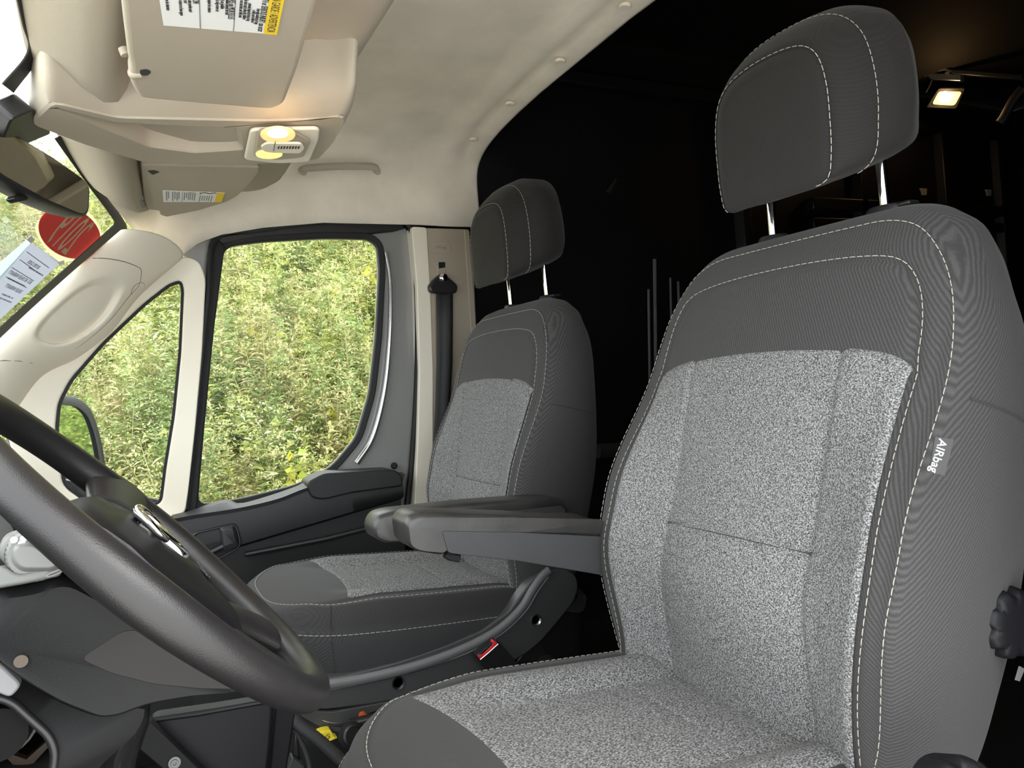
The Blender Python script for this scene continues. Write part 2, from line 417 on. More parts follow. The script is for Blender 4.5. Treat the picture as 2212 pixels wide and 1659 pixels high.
# cargo lamp above the rear doors, with its bracket
LX = 1.2
cl = empty('cargo_lamp', at(2045, 210, 'x', LX), 'lit amber lamp glowing in the dark cargo area at upper right', 'lamp')
pl = at(2045, 210, 'x', LX); n = np.array([-.55, .75, -.35])
def lampoly(px, r): return roundpoly(ton(px, pl, n), r)
nn = n/np.linalg.norm(n)
v, f = prism(lampoly([(2000, 233), (2028, 190), (2086, 190), (2066, 236)], .01) - nn*.004, -nn*.05); obj('housing', v, f, M['black2'], cl, bevel=.004)
v, f = prism(lampoly([(2013, 225), (2028, 197), (2078, 198), (2062, 228)], .012), nn*.008 - nn*.005); obj('lens', v, f, M['lens_on'], cl)
v, f = prism(lampoly([(2032, 215), (2038, 196), (2047, 197), (2048, 210), (2036, 222)], .01) + nn*.004, nn*.003); obj('bulb', v, f, M['lens_core'], cl)
lt = bpy.data.lights.new('cargo_bulb', 'POINT'); lt.energy = .45; lt.color = (1, .6, .25); lt.shadow_soft_size = .03
lo = bpy.data.objects.new('cargo_bulb', lt); COL.objects.link(lo); lo.location = pl + nn*.06
# rear header beam and wiring around the lamp
hb = empty('cargo_header_bracket', at(2030, 160, 'x', LX+.05), 'dark bracket and wiring above the cargo lamp', 'bracket')
obj('beam', *prism(ton([(2040, 148), (2210, 160), (2210, 172), (2060, 160)], pl, (-.3, .9, 0)), (.0, -.05, 0)), M['cargo'], hb, bevel=.004)
obj('plate', *prism(ton([(2000, 158), (2075, 160), (2075, 175), (2010, 172)], pl, (-.3, .9, 0)), (.0, -.03, .0)), M['steel'], hb, bevel=.003)
obj('diagonal_strut', *tube(ton([(1995, 163), (2040, 140), (2075, 122)], pl, (-.3, .9, 0)), .012, 8), M['cargo'], hb)
obj('clip', *tube(ton([(2030, 152), (2045, 150), (2055, 154), (2052, 158), (2045, 157)], pl, (-.3, .9, 0)) + np.array([0, .01, 0]), .006, 8), M['steel'], hb)
obj('wire', *tube(cat_open(ton([(2013, 172), (2008, 185), (2000, 200)], pl, (-.3, .9, 0)), 10), .004, 6), M['rubber'], hb)
obj('grab_strap', *tube(cat_open(ton([(2210, 190), (2190, 215), (2168, 255), (2160, 265)], pl, (-.3, .9, 0)), 10), .02, 8, flat=.4), M['cargo'], hb)
for i, (u, w) in enumerate(((1993, 413), (2133, 415))):
    p = at(u, w, 'x', XW-.03)
    o = obj('wall_clip', *prism(np.array([p+(0, .03, .012), p+(0, -.025, .012), p+(0, -.02, -.02), p+(0, .015, -.022), p+(0, .02, .0)]), (-.008, 0, 0)), M['beige'], bevel=.002)
    tag(o, ['pale plastic clip on the cargo wall behind the near headrest post', 'pale plastic clip on the cargo wall below the ribbed panel'][i], 'clip', 'clips on the cargo wall')
p = at(1358, 183, 'x', XW-.02)
tag(obj('wall_clip', *box(p, (.008, .035, .032)), M['grey_l'], bevel=.003), 'small grey plastic square on the dark upper cargo wall', 'clip')
p = at(2180, 75, 'x', 1.1)
o = obj('wire_connector', *tube(cat_open([np.array([p[0], p[1]+.06, 2.156]), p+(0, .05, -.03), p+(0, .03, -.045), p+(0, 0, -.02), p+(0, -.03, .03), p+(0, -.04, .045)], 14), .008, 8), M['white'])
tag(o, 'white wire connector hanging from the cargo roof at top right', 'connector')

# driver side door pillar and sill (outside the frame, they shade the near seat)
structure(obj('wall_left', *box((XL-.05, -.05, .76), (.12, .34, 1.44)), M['grey_black'], bevel=.02))
structure(obj('wall_left', *box((XL-.06, .6, -.12), (.16, 1.3, .40)), M['cargo_in'], bevel=.02))
# B pillar trim on the passenger side, face shading put into darker beige
BP = 1.345
px = [(890, 490), (900, 492), (1014, 495), (1024, 600), (1030, 720), (1010, 850), (1000, 1100), (925, 1110), (897, 1100), (903, 960), (907, 800), (902, 620)]
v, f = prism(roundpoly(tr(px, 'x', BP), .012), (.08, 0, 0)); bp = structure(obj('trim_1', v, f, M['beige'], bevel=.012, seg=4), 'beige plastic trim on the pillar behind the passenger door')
v, f = prism(tr([(1003, 497), (1014, 497), (1030, 720), (1018, 720)], 'x', BP-.003), (.006, 0, 0)); obj('edge_strip', v, f, M['beige'], bp, bevel=.002)
obj('front_return', *prism(roundpoly(tr([(889, 489), (922, 491), (930, 620), (936, 800), (936, 960), (925, 1112), (895, 1102), (902, 960), (906, 800), (901, 620)], 'x', BP-.004), .010), (.06, 0, 0)), M['pillar'], bp, bevel=.010, seg=4)  # paler plastic paints this return lighter than the shaded main face
a = roundpoly(tr([(929, 521), (974, 521), (974, 547), (929, 547)], 'x', BP-.002), .008); c = a.mean(0)
obj('airbag_plate', *ring_between(a, c + (a-c)*.94, (.004, 0, 0)), M['beige'], bp)
text('embossed_word', 'AIRbag', at(952, 534, 'x', BP-.001), (0, -1, 0), (0, 0, 1), .0135, M['beige'], bp, .0008)
v, f = prism(tr([(944, 574), (963, 574), (964, 640), (945, 640)], 'x', BP-.002), (.006, 0, 0)); obj('height_slot', v, f, M['beige'], bp, bevel=.002)
v, f = prism(tr([(948, 566), (962, 566), (962, 578), (948, 580)], 'x', BP-.004), (.006, 0, 0)); obj('slot_button', v, f, M['black2'], bp, bevel=.001)
# seat belt
sb = empty('seat_belt', at(957, 620, 'x', BP-.03), 'black seat belt hanging from the beige pillar behind the passenger door', 'seat belt')
v, f = prism(roundpoly(tr([(957, 588), (990, 616), (988, 632), (972, 636), (930, 632), (926, 618), (940, 600)], 'x', BP-.03), .012), (.02, 0, 0)); obj('guide', v, f, M['black2'], sb, bevel=.006, seg=3)
obj('bolt', *disc(at(958, 600, 'x', BP-.03), (-1, 0, 0), .014, .010, 18, ((1, 0), (1, .4), (.8, .8), (.35, 1.0))), M['chrome'], sb)
P = []
for (u0, u1, w) in ((942, 978, 630), (943, 978, 700), (943, 977, 780), (940, 972, 880), (936, 966, 960), (930, 958, 1090)):
    x = BP-.022
    P.append([at(u0+(u1-u0)*k/4, w, 'x', x + .004*math.sin(k*1.6)) for k in range(5)])
obj('webbing', *grid(P), M['belt'], sb, solid=.0018)

# ------------------------------------------------------------------ passenger door
DX = 1.385
door = structure(empty('door_1', (DX, .5, .1), 'passenger door with dark inner panel and rounded window', 'door')); del door['category']
win_px = [(484, 533), (560, 522), (700, 514), (795, 516), (815, 530), (820, 580), (812, 730), (798, 850), (770, 945), (715, 1010), (640, 1048), (520, 1078), (426, 1092), (440, 930), (462, 700)]
out_px = [(462, 512), (560, 497), (700, 480), (850, 477), (882, 492), (893, 560), (899, 700), (896, 850), (886, 990), (872, 1110), (760, 1130), (560, 1130), (402, 1112), (418, 930), (442, 700)]
win = cat_closed(tr(win_px, 'x', DX), 120)
def offs(loop, d):          # offset a closed (y,z) loop outward
    t = np.roll(loop, -1, 0) - np.roll(loop, 1, 0); nrm = np.stack([np.zeros(len(t)), -t[:, 2], t[:, 1]], 1); nrm /= np.linalg.norm(nrm, axis=1)[:, None]
    c = loop.mean(0)
    if np.sum(nrm*(loop-c)) < 0: nrm = -nrm
    return loop + nrm*d
win_r = roundpoly(tr(win_px, 'x', DX), .03, 4)
out_r = roundpoly(tr(out_px, 'x', DX), .03, 4)
obj('window_glass', *prism(win_r + np.array([.012, 0, 0]), (.004, 0, 0)), M['glass'], door)
obj('door_frame', *ring_between(out_r, win_r, (.03, 0, 0)), M['paint'], door, bevel=.006, seg=3)
wi = offs(win_r, -.001); wo_ = offs(win_r, .017)
obj('window_seal', *ring_between(wo_ + np.array([-.010, 0, 0]), wi + np.array([-.006, 0, 0]), (.02, 0, 0)), M['rubber'], door, bevel=.003)
# raised painted lip behind the seal that catches the light
rl = cat_open(tr([(835, 545), (845, 620), (842, 740), (830, 850), (805, 945), (770, 1000)], 'x', DX-.012), 40)
obj('frame_lip', *tube(rl, np.linspace(.006, .010, 40), 12), M['paint_lip'], door)
fr = tr([(470, 516), (462, 512), (440, 700), (418, 930), (402, 1112), (424, 1112), (440, 930), (464, 700), (486, 532)], 'x', DX-.014)
obj('window_channel', *prism(fr, (.03, 0, 0)), M['rubber'], door, bevel=.003)
tp = tr([(462, 512), (560, 497), (700, 480), (850, 477), (880, 492), (850, 500), (800, 505), (700, 503), (560, 512), (480, 528)], 'x', DX-.012)
obj('upper_frame', *prism(tp, (.03, 0, 0)), M['black2'], door, bevel=.004)
ws_ = cat_open(tr([(402, 1100), (425, 900), (450, 650), (466, 515), (560, 495), (700, 477), (850, 474), (884, 488), (896, 550), (902, 700), (899, 850), (889, 1000), (880, 1090)], 'x', DX-.02), 90)
obj('weather_strip', *tube(ws_, .009, 8), M['rubber'], door)
obj('bump_stop', *disc(at(851, 1006, 'x', DX-.014), (-1, 0, 0), .010, .010, 14, ((1, 0), (1, .4), (.7, .9), (.2, 1))), M['rubber'], door)
# inner panel below the window
DI = 1.30
top_px = [(372, 1112), (410, 1103), (470, 1082), (495, 1080), (520, 1087), (580, 1071), (640, 1050), (670, 1036), (730, 1022), (868, 1020)]
low_px = [(868, 1090), (760, 1098), (640, 1115), (520, 1140), (400, 1165)]
ctop = cat_open(tr(top_px, 'x', DI+.05), 40)
mid = cat_open(tr([(378, 1128), (420, 1120), (520, 1104), (600, 1085), (660, 1062), (720, 1048), (870, 1040)], 'x', DI), 40)
back = ctop + np.array([.07, 0, -.02]); back[:, 0] = DX
G = [back, ctop, ctop + np.array([-.028, 0, -.004]), mid + np.array([-.006, 0, .010]), mid + np.array([-.001, 0, .0])]
obj('sill_pad', *grid(np.array(G)), M['grey_black'], door, angle=60)
low = mid.copy(); low[:, 2] = np.interp(low[:, 1], [.2, .5, .8], [.645, .61, .575]); low[:, 0] = DI+.003
low2 = low + np.array([.03, 0, -.012]); bot = low2.copy(); bot[:, 2] = .12; bot[:, 0] = DI+.03
obj('door_panel', *grid(np.array([mid + np.array([.003, 0, 0]), (mid+low)/2 + np.array([-.004, 0, 0]), low, low2])), M['black'], door, angle=60)
obj('lower_panel', *grid(np.array([low2, low2*.5+bot*.5 + np.array([.01, 0, 0]), bot])), M['black'], door, angle=60)
ar = roundpoly(tr([(662, 1042), (700, 1022), (850, 1014), (868, 1024), (872, 1050), (760, 1065), (700, 1080), (672, 1075)], 'x', DI-.012), .014)
obj('arm_rest', *prism(ar, (.09, 0, 0)), M['black'], door, bevel=.010, seg=4)
pk = tr([(700, 1165), (800, 1140), (870, 1128)], 'x', DI+.012)
obj('pocket_lip', *tube(np.vstack([tr([(530, 1198)], 'x', DI+.015), pk]), .007, 8), M['black2'], door)
hd = roundpoly(tr([(410, 1152), (512, 1128), (525, 1180), (470, 1212), (430, 1215)], 'x', DI-.006), .018)
c = hd.mean(0)
rec = obj('handle_recess', *ring_between(hd, c + (hd-c)*.86, (.03, 0, 0)), M['black2'], door, bevel=.003)
obj('recess_pocket', *prism(c + (hd-c)*.9 + np.array([.006, 0, 0]), (.003, 0, 0)), M['rubber'], door)
v, f = loft([roundpoly(tr(q, 'x', x), .006) for q, x in (([(478, 1142), (505, 1134), (514, 1178), (486, 1186)], DI+.012), ([(474, 1140), (505, 1133), (515, 1180), (482, 1190)], DI-.012), ([(480, 1146), (502, 1141), (508, 1172), (484, 1180)], DI-.020))])
obj('pull_handle', v, f, M['grey_black'], door, bevel=.004)
obj('handle_bar', *tube(cat_open(tr([(440, 1200), (470, 1186), (490, 1176)], 'x', DI-.008), 10), .008, 10), M['black2'], door)

# quarter window ahead of the door
QX = 1.375
q_in = [(392, 604), (398, 625), (392, 760), (378, 900), (360, 1010), (350, 1090), (300, 1098), (200, 1098), (135, 1050), (118, 930), (124, 870), (150, 820), (220, 740), (310, 655), (365, 612)]
q_out = [(430, 562), (445, 600), (437, 760), (422, 930), (408, 1060), (400, 1112), (300, 1125), (180, 1125), (60, 1110), (40, 930), (48, 870), (90, 815), (180, 715), (290, 610), (395, 552)]
q_out = [(u-26 if (u < 100 and w < 1000) else u, w-14 if u < 200 and w < 900 else w) for u, w in q_out]
qi = roundpoly(tr(q_in, 'x', QX), .02, 4); qo = roundpoly(tr(q_out, 'x', QX-.02), .02, 4)
w2 = structure(obj('window_2', *prism(qi + np.array([.02, 0, 0]), (.004, 0, 0)), M['glass']), 'small triangular quarter window ahead of the passenger door')
obj('window_frame', *ring_between(qo, qi, (.025, 0, 0)), M['pillar'], w2, bevel=.008, seg=3)
obj('window_seal', *ring_between(offs(qi, .004)+np.array([.004, 0, 0]), offs(qi, -.007)+np.array([.004, 0, 0]), (.014, 0, 0)), M['rubber'], w2, bevel=.002)
# black filler plate behind the lining, added to stop light leaks above the door
structure(obj('wall_side', *box((1.42, .36, 1.52), (.02, .96, .20)), M['rubber']))
# painted body sliver between the quarter trim and the door
v, f = prism(tr([(378, 540), (420, 515), (470, 498), (440, 700), (400, 1114), (380, 1114), (428, 760), (440, 640), (436, 585)], 'x', QX+.012), (.02, 0, 0))
structure(obj('trim_2', v, f, M['paint'], bevel=.003), 'dark painted body strip beside the passenger door opening')
# body side below the quarter window and under the door (closes the cab)
structure(obj('wall_side', *box((1.43, .55, .36), (.03, 1.4, .66)), M['cargo_in']))
structure(obj('wall_side', *prism(np.array([(1.40, 1.05, .1), (1.40, 1.5, .1), (1.40, 1.5, .84), (1.40, 1.30, .9), (1.40, .82, .70), (1.40, .82, .1)]), (.03, 0, 0)), M['black']))

# ------------------------------------------------------------------ A pillar trim with hand-hold
e1 = cat_open([at(262, 498, 'x', 1.21), at(190, 560, 'x', 1.215), at(120, 622, 'x', 1.22), at(40, 695, 'x', 1.225), at(-60, 790, 'x', 1.23), at(-140, 870, 'x', 1.235)], 110)
e2 = cat_open([at(394, 556, 'x', 1.345), at(300, 640, 'x', 1.345), at(240, 715, 'x', 1.345), at(170, 770, 'x', 1.345), at(90, 812, 'x', 1.345), at(30, 890, 'x', 1.345)], 110)
T = np.linspace(0, 1, 110); S = np.linspace(0, 1, 70)
P = []
out = np.array([-.75, -.55, .25]); out /= np.linalg.norm(out)
for i, t in enumerate(T):
    row = []
    for s in S:
        p = e1[i]*(1-s)+e2[i]*s
        b = .045*math.sin(math.pi*min(1, s*1.02))**.6
        # scooped hand-hold
        du, dv = (t-.475)/.205, (s-.47)/.31
        r = (abs(du)**2.6 + abs(dv)**2.6)
        b -= .032*float(1-sm(.55, 1.0, r))*(0.35+.65*s)
        row.append(p + out*b)
    P.append(row)
ap = structure(obj('trim_3', *grid(np.array(P)), M['pillar'], angle=80, solid=.004), 'pale beige windscreen pillar trim with a scooped hand-hold')
def onpil(t, s, lift=.0015):
    i = t*109; j = s*69; i0, j0 = int(min(108, i)), int(min(68, j)); Pn = P
    a, b = i-i0, j-j0
    p = (1-a)*((1-b)*Pn[i0][j0]+b*Pn[i0][j0+1]) + a*((1-b)*Pn[i0+1][j0]+b*Pn[i0+1][j0+1])
    return p + out*(lift+.0018)
obj('panel_joint', *tube([onpil(t, s, .001) for t, s in zip(np.r_[np.full(8, .19), np.linspace(.2, .24, 6), np.linspace(.26, .78, 20), np.linspace(.79, .80, 5)], np.r_[np.linspace(.03, .62, 8), np.linspace(.68, .80, 6), np.full(20, .84), np.linspace(.8, .1, 5)])], .0009, 6), M['grey_black'], ap)
for t in (.27, .73):
    obj('screw_cover', *tube([onpil(t+.038*math.cos(a), .88+.10*math.sin(a), .0012) for a in np.linspace(2.2, 6.0, 18)], .0008, 6), M['grey_black'], ap)

# ------------------------------------------------------------------ windscreen
def ws_y(x, z): return .985 - .09*((x-XC)/.78)**2 + (1.43-z)*1.02
xs = np.linspace(-.36, 1.25, 33)
zs = np.linspace(1.44, .92, 22)
Pw = np.array([[(x, ws_y(x, z)+.012, z) for x in xs] for z in zs])
ws = structure(obj('window_1', *grid(Pw), M['glass'], solid=.005), 'windscreen of the van')
def on_ws(u, v, lift=0.0):
    d = ray(u, v); t = .5
    for _ in range(40):
        p = CAM + d*t
        g = p[1] - ws_y(p[0], p[2]) + lift
        t -= g / (d[1] + 1.02*d[2] + .23*(p[0]-XC)*d[0]) * .8
    return CAM + d*t
def ws_patch(px, r, lift, th, n=None):
    q = roundpoly(np.array(px, float), r)
    pts = np.array([on_ws(u, v, lift) for u, v in q]); return prism(pts, (0, -th*.7, -th*.7))
# black printed border along the top, corner and pillar side
def ws_strip(name, outer, inner):
    o_ = cat_open(np.array(outer, float), 40); i_ = cat_open(np.array(inner, float), 40)
    v, f = grid(np.array([[on_ws(*p, .004) for p in o_], [on_ws(*((p+q)/2), .004) for p, q in zip(o_, i_)], [on_ws(*p, .004) for p in i_]]))
    obj(name, v, f, M['rubber'], ws, smooth=False, solid=.002)
ws_strip('black_border', [(40, -80), (74, 50), (84, 118), (28, 200)], [(18, -80), (48, 50), (60, 112), (5, 182)])
ws_strip('black_border', [(140, 290), (215, 400), (272, 484), (264, 505), (125, 630), (0, 745), (-60, 800)], [(118, 300), (192, 403), (245, 476), (239, 492), (105, 612), (-10, 716), (-70, 770)])

# ------------------------------------------------------------------ front roof module (shelf) with visor recess
SEC = [(.985, 1.435), (.965, 1.418), (.93, 1.392), (.905, 1.384), (.888, 1.388), (.876, 1.402), (.866, 1.428), (.845, 1.438), (.72, 1.455), (.64, 1.462), (.605, 1.456), (.585, 1.452), (.568, 1.462), (.556, 1.49), (.552, 1.56), (.55, 1.66), (.70, 1.63), (.86, 1.50), (.96, 1.45)]
SEC = np.array(SEC)
R = []
for x in np.r_[-.36, np.linspace(-.34, .98, 24), np.linspace(1.0, 1.16, 14)]:
    e = max(0, (x-.95)/.21); sh = math.sqrt(max(0, 1-e*e)) if e > 0 else 1
    c = np.array([.80, 1.50]); s = c + (SEC-c)*np.array([.35+.65*sh, .15+.85*sh])
    yb = -.075*((x-XC)/.75)**2*.9
    R.append(np.array([(x, q[0]+yb*sm(.75, .95, q[0]), q[1]) for q in s]))
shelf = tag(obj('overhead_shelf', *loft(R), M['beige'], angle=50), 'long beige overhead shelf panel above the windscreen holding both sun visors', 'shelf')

# centre console of the roof with dome lamp
oc = empty('overhead_console', (XC, .75, 1.37), 'beige overhead console with a lit dome lamp between the sun visors', 'overhead console')
ZB = 1.372
bot_px = [(62, 268), (180, 313), (312, 352), (480, 356), (648, 352), (690, 344), (718, 314), (748, 264), (742, 250), (700, 258), (560, 262), (250, 255), (110, 222)]
bot = roundpoly(tr(bot_px, 'z', ZB), .012)
c0 = bot.mean(0)
def grow(p, s, z, dy=0): q = c0 + (p-c0)*np.array([s, s, 1]); q[:, 2] = z; q[:, 1] += dy; return q
def lip(z, dx, dy0, dyr):
    q = bot.copy(); q[:, 2] = z
    near = sm(.5, .30, q[:, 0]); rear = sm(.66, .52, q[:, 1])
    q[:, 0] -= dx*near; q[:, 1] -= dyr*rear; q[:, 0] += .012*(1-near); return q
NBt = len(bot)
rc0 = roundpoly(tr([(112, 230), (248, 264), (400, 272), (521, 276), (526, 324), (420, 331), (322, 318), (215, 275)], 'z', ZB), .006)
def match(a, b, n):
    a = resample(a, n, True); b = resample(b, n, True)
    if np.cross((a-a.mean(0))[0, :2], (a-a.mean(0))[5, :2]) * np.cross((b-b.mean(0))[0, :2], (b-b.mean(0))[5, :2]) < 0: b = b[::-1]
    ca = a - a.mean(0); 
    k = min(range(n), key=lambda k: np.sum((np.roll(b, -k, 0)-b.mean(0) - ca)[::8]**2)); return a, np.roll(b, -k, 0)
ba, rb = match(bot, rc0, 120)
obj('underside', *loft([ba + np.array([0, 0, .003]), c0 + (ba-c0)*np.array([.985, .985, 1]), rb, rb + np.array([0, 0, .004])], capa=False, capb=False), M['beige'], oc, angle=30)
R = [bot + np.array([0, 0, .003]), lip(1.384, .045, 0, .004), lip(1.40, .07, 0, .006), lip(1.43, .08, 0, .010), lip(1.475, .08, 0, .028), lip(1.55, .08, 0, .04)]
obj('body', *loft(R, capa=False), M['beige'], oc, angle=60)
cr = rb.mean(0)
up = rb.copy(); up[:, 2] = ZB + .012 + .028*sm(cr[1]-.12, cr[1]+.16, rb[:, 1]); up[:, :2] = cr[:2] + (up[:, :2]-cr[:2])*.93
obj('recess', *loft([rb + np.array([0, 0, .003]), up], capa=False), M['beige'], oc, angle=30)
# dome lamp
dl = obj('dome_lamp', *prism(roundpoly(tr([(526, 338), (540, 273), (690, 270), (688, 295), (668, 343), (600, 346)], 'z', ZB-.002), .012), (0, 0, -.006)), M['pillar'], oc, bevel=.003, seg=3)
ii = roundpoly(tr([(548, 335), (558, 276), (620, 272), (672, 300), (655, 336), (600, 341)], 'z', ZB-.009), .012)
obj('lamp_cover', *prism(ii, (0, 0, -.004)), M['beige'], dl, bevel=.002)
def ell(u, v, a, b, z, n=24): return tr([(u+a*math.cos(t), v+b*math.sin(t)) for t in np.linspace(0, 2*math.pi, n, endpoint=False)], 'z', z)
obj('lens', *prism(ell(600, 288, 38, 17, ZB-.0135), (0, 0, -.003)), M['lens_on'], dl, bevel=.001)
obj('lens', *prism(ell(581, 331, 29, 9, ZB-.0135), (0, 0, -.003)), M['lens_off'], dl, bevel=.001)
obj('bulb', *prism(ell(600, 288, 22, 9, ZB-.0168), (0, 0, -.001)), M['lens_core'], dl)
sw = roundpoly(tr([(562, 312), (575, 304), (650, 305), (658, 316), (648, 327), (585, 325), (568, 322)], 'z', ZB-.0138), .006)
obj('switch', *prism(sw, (0, 0, -.004)), M['pillar'], dl, bevel=.0015)
mb = MB()
for k in range(8): mb.add(*prism(tr([(601+6.2*k, 316), (604+6.2*k, 316), (602.5+6.2*k, 321), (599.5+6.2*k, 321)], 'z', ZB-.0182), (0, 0, -.0006)))
mb.build('switch_slot', M['ink'], dl)
obj('switch_split', *prism(tr([(594, 305), (596, 305), (592, 326), (590, 326)], 'z', ZB-.0182), (0, 0, -.0004)), M['ink_g'], dl)
lt = bpy.data.lights.new('dome_bulb', 'POINT'); lt.energy = .05; lt.color = (1, .62, .28); lt.shadow_soft_size = .02
lo = bpy.data.objects.new('dome_bulb', lt); COL.objects.link(lo); lo.location = at(600, 288, 'z', ZB-.035)

# sun visors
def visor(name, lab, px, z, th, clip_px, r):
    q = roundpoly(tr(px, 'z', z), r, 5)
    e = empty(name, q.mean(0), lab, 'sun visor', 'sun visors under the overhead shelf')
    obj('panel', *prism(q, (0, 0, th)), M['visor'], e, bevel=.008, seg=4)
    return e
v1 = visor('sun_visor', 'large near sun visor with a yellow-banded warning label, above the steering wheel', [(258, -40), (266, 40), (276, 120), (282, 150), (278, 166), (284, 185), (300, 212), (330, 216), (430, 225), (590, 238), (614, 226), (640, 160), (700, -40)], 1.348, .022, None, .012)
Zv = 1.348
lab = roundpoly(tr([(340, -40), (353, 52), (360, 56), (592, 74), (600, 70), (626, -40)], 'z', Zv-.0004), .004)
def label(vis, quad, z, rows, ycol, nm='warning_label'):
    """quad: px corners a (front lower), b (rear lower), c (rear upper), d (front upper); strips run front to rear"""
    a, b, c_, d = [at(u, w, 'z', z) for u, w in quad]
    L = obj(nm, *prism(np.array([a, b, c_, d]), (0, 0, -.0005)), M['white'], vis, smooth=False)
    def pt(s, t): return (a*(1-s)+b*s)*(1-t) + (d*(1-s)+c_*s)*t
    dz = np.array([0, 0, -.0007])
    obj('yellow_band', *prism(np.array([pt(.875, 0), pt(1, 0), pt(1, 1), pt(.875, 1)]) + dz*.8, (0, 0, -.0003)), M['label_y'], L, smooth=False)
    ln = MB()
    for s in (.31, .60): ln.add(*prism(np.array([pt(s, 0), pt(s+.008, 0), pt(s+.008, 1), pt(s, 1)]) + dz, (0, 0, -.0002)))
    ln.build('column_rule', M['ink_g'], L, smooth=False)
    return L, pt, dz
L, pt, dz = label(v1, [(353, 54), (598, 74), (622, -40), (338, -40)], Zv-.0003, 0, 0)
def vtxt(L, pt, dz, s, t, body, size, ink='ink', align='LEFT', xs=1.0):
    p = pt(s, t) + dz*1.3
    xd = pt(s, 0) - pt(s, 1); yd = pt(1, t) - pt(0, t)      # the words run towards the far end, tops towards the rear
    return text('print', body, p, xd, yd, size, M[ink], L, .00012, align, xs=xs)

R3 = [(.845, .02, 'DEATH or SERIOUS INJURY can occur', .0075), (.80, .22, 'Even with advanced air bags', .0046), (.765, .26, 'a child can be killed or', .0046), (.725, .30, 'seriously injured by the air bag', .0046), (.69, .34, 'The back seat is safest for children', .0046), (.655, .38, 'Always use seat belts and child seats', .0046),
      (.575, .32, 'BLESSURES GRAVES ou MORTELLES', .0075), (.54, .44, 'Les enfants peuvent etre tues', .0046), (.50, .60, 'par le sac gonflable', .0046), (.46, .52, 'Le siege arriere est', .0046), (.395, .48, 'Attachez toujours les ceintures', .0046),
      (.285, .72, 'LESION', .0075), (.24, .46, 'Los ninos pueden morir', .0046), (.205, .72, 'por la bolsa de aire', .0046), (.165, .34, 'El asiento trasero es el mas seguro', .0046), (.06, .48, 'Use siempre los cinturones', .0046)]
vtxt(L, pt, dz, .935, .05, 'EN GARDE / ADVERTENCIA', .0112, align='RIGHT', xs=.5)
for s_, t_, b_, z_ in R3: vtxt(L, pt, dz, s_, t_*.75 + .03, b_, z_*1.15, align='RIGHT', xs=.52)
def clipnotch(vis, px, z):
    q = roundpoly(tr(px, 'z', z), .003); obj('pivot_notch', *prism(q, (0, 0, .006)), M['ink'], vis, smooth=False)
clipnotch(v1, [(302, 152), (318, 150), (327, 156), (318, 164), (303, 162)], Zv-.0008)
obj('pivot_pin', *tube(tr([(284, 160), (296, 157), (306, 157)], 'z', Zv+.003), .006, 10), M['visor'], v1)
obj('mount_clip', *disc(at(266, 104, 'z', 1.375), (0, -.3, -1), .0055, .008, 14), M['visor'], v1)
Z2 = 1.405
v2 = visor('sun_visor', 'far sun visor with a small torn warning label, above the passenger seat', [(304, 357), (560, 362), (562, 372), (540, 400), (512, 425), (490, 437), (430, 455), (360, 469), (346, 465), (344, 456), (318, 452), (311, 440), (308, 400)], Z2, .018, None, .006)
L2, pt2, dz2 = label(v2, [(353, 436), (478, 436), (486, 416), (351, 411)], Z2-.0003, 0, 0)
mb = MB()
for s_, t0, t1 in [(.05, .15, .95), (.08, .35, .95), (.15, .1, .95), (.185, .3, .95), (.22, .15, .9), (.25, .3, .95), (.34, .2, .9), (.375, .4, .9), (.41, .2, .95), (.44, .25, .95), (.475, .2, .95), (.51, .15, .9), (.60, .1, .6), (.64, .15, .65), (.68, .15, .65), (.72, .15, .65), (.755, .12, .65), (.80, .05, .65)]:
    mb.add(*prism(np.array([pt2(s_, t0), pt2(s_+.016, t0), pt2(s_+.016, t1), pt2(s_, t1)]) + dz2*.9, (0, 0, -.0002)))
mb.build('print', M['ink_g'], L2, smooth=False)
obj('torn_edge', *tube([pt2(s, .93+.05*math.sin(40*s)) + dz2 for s in np.linspace(.59, .86, 10)], .0012, 6), M['brown'], L2)
clipnotch(v2, [(318, 369), (332, 368), (345, 372), (330, 378)], Z2-.0008)
obj('mount_clip', *tube(tr([(304, 428), (305, 436), (309, 443)], 'z', Z2-.004), .006, 8), M['grey_l'], v2)

# grab handle above the passenger door
gh = empty('grab_handle', at(740, 365, 'x', 1.24), 'slim beige grab handle on the roof lining above the passenger door', 'handle')
obj('grip', *tube(cat_open(tr([(652, 369), (668, 363), (740, 359), (800, 360), (818, 366)], 'x', 1.215), 30), np.r_[.006, np.full(28, .010), .006], 10, flat=.8), M['beige'], gh)
for u, w in ((655, 371), (815, 370)):
    obj('mount', *disc(at(u, w, 'x', 1.225), (-.8, 0, -.5), .0095, .010, 14, ((1.1, -1.5), (1, .2), (.8, 1))), M['beige'], gh)

# interior mirror
MN = np.array([-.42, -.88, .14]); MN /= np.linalg.norm(MN)
mp = at(95, 375, 'x', .50)
rm = empty('rear_view_mirror', mp, 'black framed rear view mirror hanging under the overhead console', 'mirror')
mo = roundpoly(ton([(-18, 290), (8, 286), (40, 298), (110, 340), (178, 388), (192, 408), (190, 455), (182, 469), (165, 465), (95, 436), (-10, 378), (-40, 350)], mp, MN), .008)
c = mo.mean(0)
obj('housing', *loft([c + (mo-c)*.80 - MN*.035, c + (mo-c)*.97 - MN*.018, mo - MN*.004, mo + MN*.001, c + (mo-c)*.97 + MN*.003]), M['black2'], rm, angle=50)
obj('glass', *prism(c + (mo-c)*.93 + MN*.0032, MN*.0008), M['mirror'], rm, smooth=False)
obj('tilt_tab', *prism(roundpoly(ton([(30, 428), (38, 420), (62, 424), (60, 432), (42, 436)], mp - MN*.01, MN), .003), -MN*.012), M['black2'], rm, bevel=.002)
